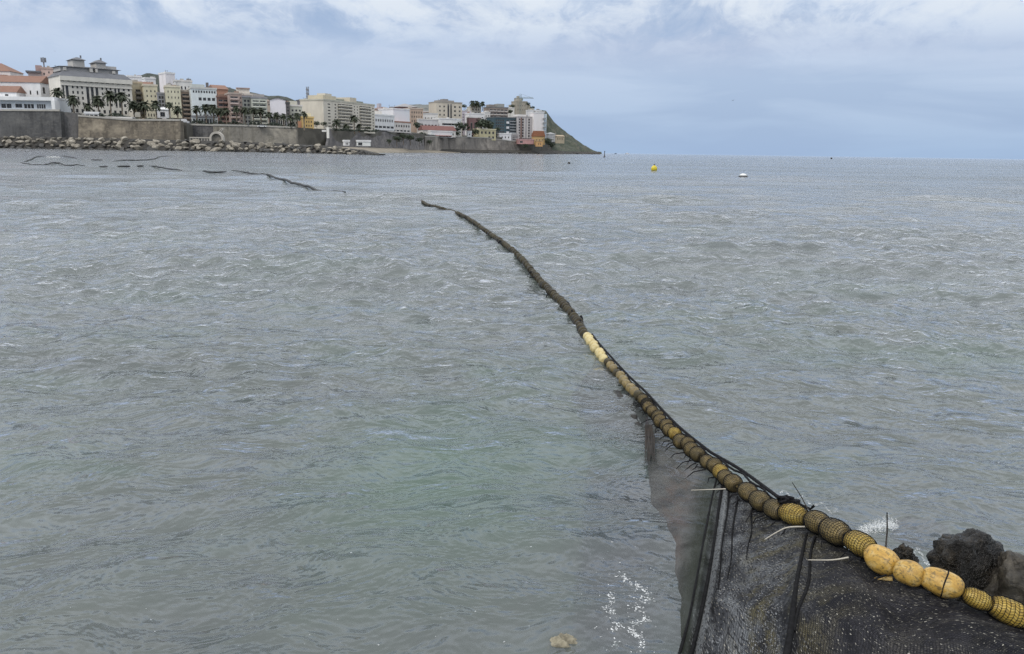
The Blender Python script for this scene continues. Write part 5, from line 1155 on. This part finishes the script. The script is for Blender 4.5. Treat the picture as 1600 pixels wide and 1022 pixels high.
wob = math_(t, 'MULTIPLY', noise(t, uvn, 14, 2), .02)
thread = math_(t, 'MAXIMUM', saw(math_(t, 'ADD', sp.outputs[0], wob)), saw(math_(t, 'ADD', sp.outputs[1], wob)))
thr = ramp(t, thread, [(.30, 0.0), (.40, 1.0)])
silt = noise(t, mapping(t, uvn, scale=(1.0, .5, 1)), 6, 6, .65, .5)
patch = noise(t, mapping(t, uvn, scale=(1.0, .6, 1), loc=(3, 1, 0)), 9, 5, .65, .4)
grain = noise(t, uvn, 95, 3, .6, .3); grain2 = noise(t, uvn, 60, 2, .5)
spz = t.nodes.new('ShaderNodeSeparateXYZ'); t.links.new(g, spz.inputs[0])
left = ramp(t, al, [(.50, 1.0), (.575, 0.0)]); rightm = ramp(t, al, [(.77, 0.0), (.84, 1.0)])
wet = ramp(t, silt, [(.36, (0.075, 0.072, 0.074)), (.60, (0.150, 0.146, 0.142))])
film = ramp(t, silt, [(.38, (0.016, 0.016, 0.018)), (.50, (0.06, 0.063, 0.07)), (.62, (0.16, 0.17, 0.18))])
film = mixc(t, left, film, wet)
film = mixc(t, rightm, film, ramp(t, silt, [(.40, (0.012, 0.012, 0.016)), (.62, (0.045, 0.044, 0.05))]))
film = mixc(t, ramp(t, math_(t, 'ADD', spz.outputs[2], 1.0), [(.955, 1.0), (.985, 0.0)]), film, (0.045, 0.033, 0.048))     # darker and more purple below the waterline
rust = math_(t, 'MULTIPLY', ramp(t, al, [(.36, 0.0), (.42, 1.0), (.48, 1.0), (.54, 0.0)]), ramp(t, noise(t, uvn, 6, 5, .6), [(.46, 0.0), (.64, .5)]))
film = mixc(t, rust, film, (0.155, 0.105, 0.085))
olive = math_(t, 'MULTIPLY', ramp(t, al, [(.66, 0.0), (.72, 1.0), (.80, .8), (.88, .15)]), ramp(t, noise(t, mapping(t, uvn, scale=(1, .35, 1)), 9, 5, .65), [(.48, 0.0), (.60, .8)]))
film = mixc(t, ramp(t, al, [(.598, 0.0), (.603, .8), (.612, .8), (.622, 0.0)]), film, (0.23, 0.24, 0.245))  # pale stripe painted into the film to brighten between the dark folds
film = mixc(t, olive, film, (0.115, 0.10, 0.05))
dgreen = math_(t, 'MULTIPLY', ramp(t, al, [(.50, 0.0), (.545, 1.0), (.575, 1.0), (.60, 0.0)]), .7)
film = mixc(t, dgreen, film, (0.03, 0.036, 0.02))
# grains of shell and salt caught in the meshes, in patches
gmask = math_(t, 'MULTIPLY', ramp(t, patch, [(.44, 0.0), (.56, 1.0)]), ramp(t, al, [(.56, 0.0), (.60, 1.0), (.80, 1.0), (.86, .55), (1, .5)]))
speck = math_(t, 'MULTIPLY', ramp(t, grain, [(.55, 0.0), (.60, 1.0)]), gmask)
dots = math_(t, 'MULTIPLY', ramp(t, noise(t, uvn, 85, 1, .4), [(.675, 0.0), (.70, 1.0)]), ramp(t, al, [(.58, 0.0), (.64, .8)]))
black = math_(t, 'MULTIPLY', ramp(t, grain2, [(.40, 1.0), (.47, 0.0)]), ramp(t, al, [(.57, 0.0), (.60, .85)]))
film = mixc(t, black, film, (0.012, 0.012, 0.013))
film = mixc(t, math_(t, 'MULTIPLY', speck, .9), film, mixc(t, rightm, (0.30, 0.31, 0.32), (0.17, 0.16, 0.13)))
film = mixc(t, dots, film, (0.42, 0.40, 0.34))
net_c = mixc(t, math_(t, 'MULTIPLY', thr, ramp(t, al, [(.5, .30), (.6, .5), (.8, .85)])), film, (0.010, 0.010, 0.012))
t.links.new(net_c, b.inputs['Base Color']); b.inputs['Roughness'].default_value = .55
b.inputs['Specular IOR Level'].default_value = .06
opn = ramp(t, al, [(.0, .50), (.30, .50), (.45, .55), (.56, .86), (.66, .98), (1, 1.0)])
opn = math_(t, 'MAXIMUM', opn, ramp(t, math_(t, 'ADD', spz.outputs[2], 1.0), [(.975, .9), (1.0, 0.0)]))
alpha = math_(t, 'MAXIMUM', opn, math_(t, 'MULTIPLY', thr, .8), clamp=True)
dn = nd(t, 'ShaderNodeAttribute', attribute_name='down').outputs['Fac']
fray = math_(t, 'MAXIMUM', ramp(t, math_(t, 'ADD', dn, math_(t, 'MULTIPLY', math_(t, 'SUBTRACT', silt, .5), .35)), [(.86, 1.0), (1.0, 0.0)]), ramp(t, al, [(.50, 0.0), (.58, 1.0)]))
alpha = math_(t, 'MULTIPLY', alpha, fray)
t.links.new(alpha, b.inputs['Alpha'])
bump(t, b, math_(t, 'ADD', thr, math_(t, 'MULTIPLY', speck, 1.2)), .5, .003)
me.materials.append(mt); link('net_sheet', me, None, barrier)

def roll(u0_, u1_, v0_, v1_, r0_, r1_):
    pts, rr = [], []
    for k_ in range(40):
        f_ = k_ / 39; u_ = u0_ + (u1_ - u0_) * f_ + .0025 * math.sin(f_ * 9 + u0_ * 50); v_ = v0_ + (v1_ - v0_) * f_
        q = grid[min(NU, int(u_ * NU))][min(NV, int(v_ * NV))]; q2 = grid[min(NU, int(u_ * NU) + 1)][min(NV, int(v_ * NV))]; ff__ = u_ * NU - int(u_ * NU)
        r_ = (r0_ + (r1_ - r0_) * f_) * (1 + .25 * mnoise.noise(Vector((f_ * 8, u0_ * 30, 0)))); pts.append(q.lerp(q2, ff__) - org + Vector((0, 0, r_ * .35))); rr.append(r_)
    m5 = MB(); m5.tube(pts, rr, 8); m5.build('net_fold', NETBLK, barrier, True)  # doubled netting in black, added to darken creases that soft light leaves faint
roll(.572, .560, .03, .95, .004, .009); roll(.596, .592, .03, .95, .006, .009); roll(.618, .628, .03, .35, .005, .003); roll(.645, .65, .03, .30, .005, .002)
roll(.80, .775, .04, .95, .004, .017); roll(.815, .795, .04, .5, .005, .005); roll(.69, .69, .03, .22, .005, .002)
# frayed twine and weed hanging under the floats
R = random.Random(9); s = 0.35
sE = cum[s_near(W(968, 590, .02))]
while s < sE:
    c, td = at_len(s); c = c - org; n_ = Vector((td.y, -td.x, 0)).normalized(); n_ = n_ if n_.x < 0 else -n_
    p0 = c + n_ * R.uniform(.02, .045) + Vector((0, 0, -.03)); l_ = R.uniform(.03, .11)
    q = p0 + n_ * l_ * R.uniform(.3, 1) + td * R.uniform(-.05, .05) + Vector((0, 0, -l_ * .5))
    mb = MB(); mb.tube([p0, p0.lerp(q, .5) + Vector((R.uniform(-.01, .01), 0, .012)), q], [.004, .003, .0015], 5); s += R.uniform(.03, .15)
    mb.build('frayed_twine', ROPE, barrier)
s = cum[s_near(W(910, 520, .02))]
while s < cum[-1] - 1.2:
    c, td = at_len(s); c = c - org + Vector((R.uniform(-.03, .03), 0, R.uniform(-.02, .03))); l_ = R.uniform(.08, .3); n_ = Vector((-td.y, td.x, 0))
    q = c + td * l_ * R.choice((-1, 1)) + n_ * R.uniform(-.09, .09) + Vector((0, 0, -.03))
    mb = MB(); mb.tube([c, c.lerp(q, .5) + Vector((0, R.uniform(-.02, .02), R.uniform(0, .04))), q], [.010, R.uniform(.008, .02), .005], 5); mb.build('frayed_twine', ROPE, barrier); s += R.uniform(.12, .4)
mb = MB()
for j in range(26):
    x = R.uniform(1008, 1018); p0 = W(x, 664, .04) - org; p1 = W(x + R.uniform(-1, 5), 690, .03) - org; p2 = W(x + R.uniform(-3, 7), R.uniform(700, 728), .02) - org
    mb.tube([p0, p1 + Vector((R.uniform(-.012, .012), 0, R.uniform(-.005, .012))), p2 + Vector((R.uniform(-.02, .02), 0, 0))], [.003, R.uniform(.003, .008), .0015], 5)
o = mb.build('hanging_weed', flat('brown_weed', (0.016, 0.010, 0.005), .7, var=.6, scale=30), barrier, True)
mb = MB(); pts, rr = [], []
for j in range(60):
    f_ = j / 59; x = 940 + (1012 - 940) * f_; y = 570 + (672 - 570) * f_ ; p = W(x, y, 0); wv = math.sin(math.pi * f_) ** .6
    pts.append(p - org + Vector((-.01, 0, -.062))); rr.append(.012 + .036 * wv * (1 + .5 * mnoise.noise(Vector((f_ * 17, 2, 0)))))
mb.tube(pts, rr, 10)
mb.build('fouled_netting', rockmat('sunken_net_shade', (0.008, 0.008, 0.007), (0.016, 0.014, 0.011), (0.035, 0.028, 0.018), 12, rough=.6, bs=.9, bd=.02), barrier, True)  # black roll shaped for sunken netting and the dark shadow below the line
# ---- far parts of the barrier, broken by the waves
farnet = flat('far_float_rope', (0.022, 0.022, 0.022), .6, var=.4, scale=1)
def far_line(label, segs, rad):
    p0 = W(*segs[0][0]); root = empty('float_line', (p0.x, p0.y, 0), 0, label, 'float line')
    for sg in segs:
        c = catmull([W(x, y, .03) for x, y in sg], 8) if len(sg) > 1 else []
        pts = []; rr = []
        for i_, p in enumerate(c):
            e_ = min(i_, len(c) - 1 - i_) / max(len(c) - 1, 1); pts.append(p - Vector((p0.x, p0.y, 0)) + Vector((0, 0, .06 + .5 * seaz(p.x, p.y) + .03 * mnoise.noise(p * .9)))); rr.append(rad * (.35 + .65 * min(1, e_ * 5)) * (1 + .35 * mnoise.noise(p * 1.7)))
        mb = MB(); mb.tube(pts, rr, 7); mb.build('float_rope', farnet, root, True)
    return root
far_line('far end of the dark float line, a broken row left of the breakwater water', [[(32, 256), (45, 257), (60, 259), (75, 257), (90, 256), (105, 259), (120, 258), (133, 260)], [(155, 261), (162, 261.5), (168, 262)], [(183, 261), (193, 261), (204, 261)], [(214, 261.2), (225, 261)], [(233, 260), (245, 262), (262, 264), (284, 268)], [(316, 268.5), (335, 271), (354, 270)], [(362, 267), (380, 270), (400, 273.5), (415, 275), (430, 279), (460, 288), (490, 296), (540, 307)]], .062)
far_line('thin return line of dark floats lying just before the breakwater', [[(36, 254), (48, 250), (56, 246), (70, 244)], [(97, 244.3), (110, 246), (121, 248)], [(142, 250.5), (160, 251)], [(177, 253), (190, 251.2), (220, 251), (240, 249), (250, 245.4), (268, 244.2)]], .06)
far_line('short dark scrap of floats close under the breakwater', [[(186, 235.9), (196, 236.4), (209, 236)]], .22)
c = W(83, 247); mb = MB(); Rr = random.Random(5)
pts = []
for i in range(12):
    x = -.9 + 1.9 * i / 11; pts.append((x, .12 * math.sin(i), .06 + .1 * math.sin(i * 1.2) ** 2))
mb.tube(pts, [.02 + .045 * math.sin(math.pi * (i + .5) / 12) for i in range(12)], 8)
o = mb.build('plastic_sheet', bwhite); o.location = (c.x, c.y, 0); tag(o, 'white plastic sheet caught on the far return float line', 'plastic')

# ------------------------------------------------------------------ rocks, sticks, foam by the shore
r_black = rockmat('wet_black_rock', (0.007, 0.006, 0.006), (0.020, 0.017, 0.013), (0.10, 0.08, 0.055), 13, rough=.26, bs=1.0, bd=.04)
r_brown = rockmat('brown_rock', (0.03, 0.025, 0.019), (0.065, 0.056, 0.042), (0.14, 0.12, 0.09), 10, rough=.55, bs=.8, bd=.02)
r_tan = rockmat('tan_stone', (0.20, 0.175, 0.12), (0.30, 0.27, 0.19), (0.38, 0.34, 0.26), 9, rough=.6, bs=.6, bd=.02)
r_olive = rockmat('olive_wave_face', (0.045, 0.045, 0.030), (0.075, 0.072, 0.05), (0.11, 0.10, 0.075), 7, rough=.3, bs=.6, bd=.02)
def shore_rock(name, label, x0, x1, yt, ybase, h0, mat, seed, depth=.9, tilt=0, cuts=12, n=5, lo=None, amp=1.0):
    c0 = W((x0 + x1) / 2, ybase, h0); dist = (c0 - Vector((0, 0, CAMH))).dot(fwd); wdt = (x1 - x0) * dist / F
    top = P((x0 + x1) / 2, yt, c0.y + wdt * depth * .35).z
    bm = bmesh.new(); bmesh.ops.create_icosphere(bm, subdivisions=n, radius=1.0)
    R = random.Random(seed); off = Vector((R.uniform(-9, 9), R.uniform(-9, 9), R.uniform(-9, 9)))
    pl = [(Vector((R.gauss(0, 1), R.gauss(0, 1), R.gauss(0, .7))).normalized(), R.uniform(.55, .9)) for _ in range(cuts)]
    for v in bm.verts:
        for d, h in pl:
            q = v.co.dot(d)
            if q > h: v.co -= d * (q - h) * .85
        p = v.co.copy()
        v.co *= 1 + amp * (.20 * mnoise.fractal(p * 1.5 + off, 1.0, 2.0, 5)) + .15 * mnoise.ridged_multi_fractal(p * 2.3 + off, .85, 2.2, 6, 1.0, 2.0) - .15 + .05 * round(3 * mnoise.noise(p * 3 + off))
    ext = [max(abs(v.co[k_]) for v in bm.verts) for k_ in range(3)]
    zlo = (lo if lo is not None else c0.z - .18)
    for v in bm.verts:
        v.co.x *= wdt / 2 / ext[0]; v.co.y *= wdt * depth / 2 / ext[1]
        v.co.z = (v.co.z / ext[2] * .5 + .5) * (top - zlo)
    me_ = bpy.data.meshes.new(name); bm.to_mesh(me_); bm.free(); me_.materials.append(mat)
    me_.polygons.foreach_set('use_smooth', [True] * len(me_.polygons))
    o = link(name, me_); o.location = (c0.x, c0.y + wdt * depth * .35, zlo); o.rotation_euler = (0, 0, tilt); return tag(o, label, 'rock')
shore_rock('shore_rock', 'large jagged black wet rock behind the yellow floats', 1464, 1600, 830, 930, .12, r_black, 17, .85, cuts=9, amp=.6)
shore_rock('shore_rock', 'brown rough rock at the right edge behind the floats', 1542, 1690, 856, 950, .12, r_brown, 44, .8)
shore_rock('shore_rock', 'small dark rock behind the uppermost clean yellow float', 1388, 1448, 850, 895, .06, r_black, 12, .8)
shore_rock('shore_rock', 'olive wave face beyond the floats, shaped as a flat rock', 1404, 1522, 811, 822, 0.0, r_olive, 5, .7, lo=-.16)  # flat stand-in for a greenish wave face
shore_rock('shore_stone', 'tan stone lying in the shallows at the bottom edge', 848, 912, 994, 1016, .012, r_tan, 8, .75, cuts=4, amp=.3, lo=-.1)
shore_rock('shore_stone', 'grey stone at the bottom right corner', 1574, 1640, 1011, 1042, .2, r_brown, 3, .8)

def stick(name, label, pts, r, mat, cat):
    w_ = [W(*p) for p in pts]; o0 = w_[0]; mb = MB(); mb.tube([p - o0 for p in catmull(w_, 6)], [r * (1 - .5 * i / (6 * (len(w_) - 1))) for i in range(6 * (len(w_) - 1) + 1)], 6)
    o = mb.build(name, mat, None, True); o.location = o0; return tag(o, label, cat)
def vstick(name, label, a, b_, r, mat, cat):
    p0 = W(*a); p1 = P(b_[0], b_[1], p0.y + .02); mb = MB(); mb.tube([Vector((0, 0, 0)), (p1 - p0) * .5 + Vector((.003, 0, 0)), p1 - p0], [r, r * .9, r * .6], 6)
    o = mb.build(name, mat, None, True); o.location = p0; return tag(o, label, cat)
pale = flat('pale_cane', (0.40, 0.37, 0.31), .6, var=.15, scale=20); darkst = flat('dark_stick', (0.03, 0.026, 0.022), .7)
vstick('stick', 'short dark stick standing upright behind the clean yellow floats', (1384, 856, .30), (1386, 801), .0035, darkst, 'stick')
vstick('stick', 'thin leaning twig above the rope knot', (1263, 797, .27), (1238, 754), .0025, darkst, 'stick')
stick('cane', 'straight pale cane sticking out of the net beside the float line', [(1134, 764, .15), (1110, 765, .14), (1080, 766, .12)], .0032, pale, 'cane')
stick('cane', 'bent pale cane curving below the golden float', [(1260, 823, .25), (1232, 824, .24), (1215, 831, .23), (1195, 843, .22)], .0036, pale, 'cane')
stick('cane', 'pale cane lying on the dark net below the netted floats', [(1326, 871, .30), (1300, 875, .285), (1262, 875, .28)], .0034, pale, 'cane')

foamw = flat('foam', (0.78, 0.80, 0.80), .6, var=.08, scale=40)
_t = foamw.node_tree; _b = _t.nodes['Principled BSDF']; _t.links.new(ramp(_t, noise(_t, poco(_t), 160, 3, .6), [(.42, .12), (.60, .9)]), _b.inputs['Alpha'])
def blob(mb, c, r, flat_=.35, seg=8):
    n0 = len(mb.v); rings = 4; a0 = random.uniform(0, 6); st = random.uniform(.6, 1.7)
    for i in range(rings):
        ph = (i / (rings - 1)) * math.pi / 2
        for k_ in range(seg):
            q = 6.283 * k_ / seg; rr = r * (1 + .35 * mnoise.noise(Vector((c.x * 37 + math.cos(q) * 1.5, c.y * 37 + math.sin(q) * 1.5, 0))))
            x, y = rr * math.cos(ph) * math.cos(q) * st, rr * math.cos(ph) * math.sin(q) / st
            mb.v.append((c.x + x * math.cos(a0) - y * math.sin(a0), c.y + x * math.sin(a0) + y * math.cos(a0), c.z + r * flat_ * math.sin(ph)))
    for i in range(rings - 1):
        for k_ in range(seg): k2 = (k_ + 1) % seg; mb.f.append((n0 + i * seg + k_, n0 + i * seg + k2, n0 + (i + 1) * seg + k2, n0 + (i + 1) * seg + k_)); mb.mi.append(0)
def on_sea(px, py):
    p = W(px, py); p.z = seaz(p.x, p.y); q = W(px, py, p.z); q.z = seaz(q.x, q.y); return q
RF = random.Random(21); random.seed(5)
mb = MB()
chain = [[(984, 912), (995, 918), (1008, 926), (1018, 934), (1006, 937), (990, 932)], [(988, 944), (998, 946), (1006, 955), (1010, 966), (1000, 972), (988, 974)], [(984, 982), (990, 990), (999, 996), (1002, 1006), (1004, 1012)], [(953, 928), (958, 936), (957, 942)], [(962, 970), (968, 976), (958, 985)], [(944, 948), (952, 952), (960, 956)], [(965, 1002), (962, 1010)], [(968, 898), (975, 901), (982, 905)]]
for ch in chain:
    for a, b_ in zip(ch, ch[1:]):
        for k_ in range(26):
            f_ = RF.random(); p = on_sea(a[0] + (b_[0] - a[0]) * f_ + RF.gauss(0, 3.2), a[1] + (b_[1] - a[1]) * f_ + RF.gauss(0, 2.6)); blob(mb, p, RF.choice((.0008, .0013, .002, .003, .0042)), .16)
for k_ in range(70):
    p = on_sea(RF.gauss(965, 28), RF.uniform(845, 1020)); blob(mb, p, RF.uniform(.0012, .0035), .4)
tag(mb.build('sea_foam', foamw, None, True), 'white foam flakes on the water over the sunken net', 'foam', kind='stuff')
mb = MB()
for k_ in range(110):
    x = RF.uniform(-20, 900); y = RF.uniform(690, 1022) ; 
    p = on_sea(x, y); blob(mb, p, RF.choice([.001, .0014, .002, .003]) * RF.uniform(.6, 1.2), .3)
for k_ in range(90):
    x = RF.gauss(1575, 30) if k_ < 60 else RF.uniform(1080, 1600); y = RF.gauss(685, 22) if k_ < 60 else RF.uniform(430, 800)
    p = on_sea(x, y)
    if p.y < 30: blob(mb, p, RF.uniform(.001, .0036), .3)
tag(mb.build('sea_foam', foamw, None, True), 'tiny white flecks of foam scattered over the sea', 'foam', kind='stuff')
# the small wave breaking on the rock behind the floats
mb = MB()
for k_ in range(2600):
    x = 1335 + 70 * RF.betavariate(2.2, 1.8); base = 832 - 10 * (x - 1335) / 70
    p = on_sea(x, base + RF.gauss(0, 3.5)); hgt = abs(RF.gauss(0, 1)) * .034 * math.exp(-((x - 1378) / 24) ** 2) * (.5 + .5 * math.sin(x * .45) ** 2)
    p.z += hgt; blob(mb, p, RF.uniform(.0005, .0028) * (1 - min(.75, hgt * 9)), .6, 6)
for k_ in range(260):
    f_ = RF.random(); x = 1415 + 60 * f_; y = 858 + 28 * f_ + 9 * math.sin(f_ * 14) * RF.uniform(.6, 1.1) + RF.gauss(0, 2); p = on_sea(x, y); blob(mb, p, RF.uniform(.0006, .003), .3, 5)
for k_ in range(500):
    f_ = RF.random(); p = on_sea(1205 + 105 * f_, 764 + 36 * f_ + 5 * math.sin(f_ * 23) + RF.gauss(0, 1.3)); blob(mb, p, RF.uniform(.0006, .0032) * (.4 + .6 * math.sin(f_ * 31) ** 2), .25, 5)
tag(mb.build('breaking_wave', foamw, None, True), 'white spray of a small wave breaking on the rock behind the floats', 'foam', kind='stuff')
# surf beyond the breakwater tip
mb = MB()
for k_ in range(60):
    p = W(RF.uniform(604, 660), RF.choice((240.5, 242, 243.5)) + RF.gauss(0, .4)); blob(mb, Vector((p.x, min(p.y, 420), .03)), RF.uniform(.1, .4), .15, 7)
tag(mb.build('surf', foamw, None, True), 'white surf line between the breakwater tip and the beach', 'foam', kind='stuff')
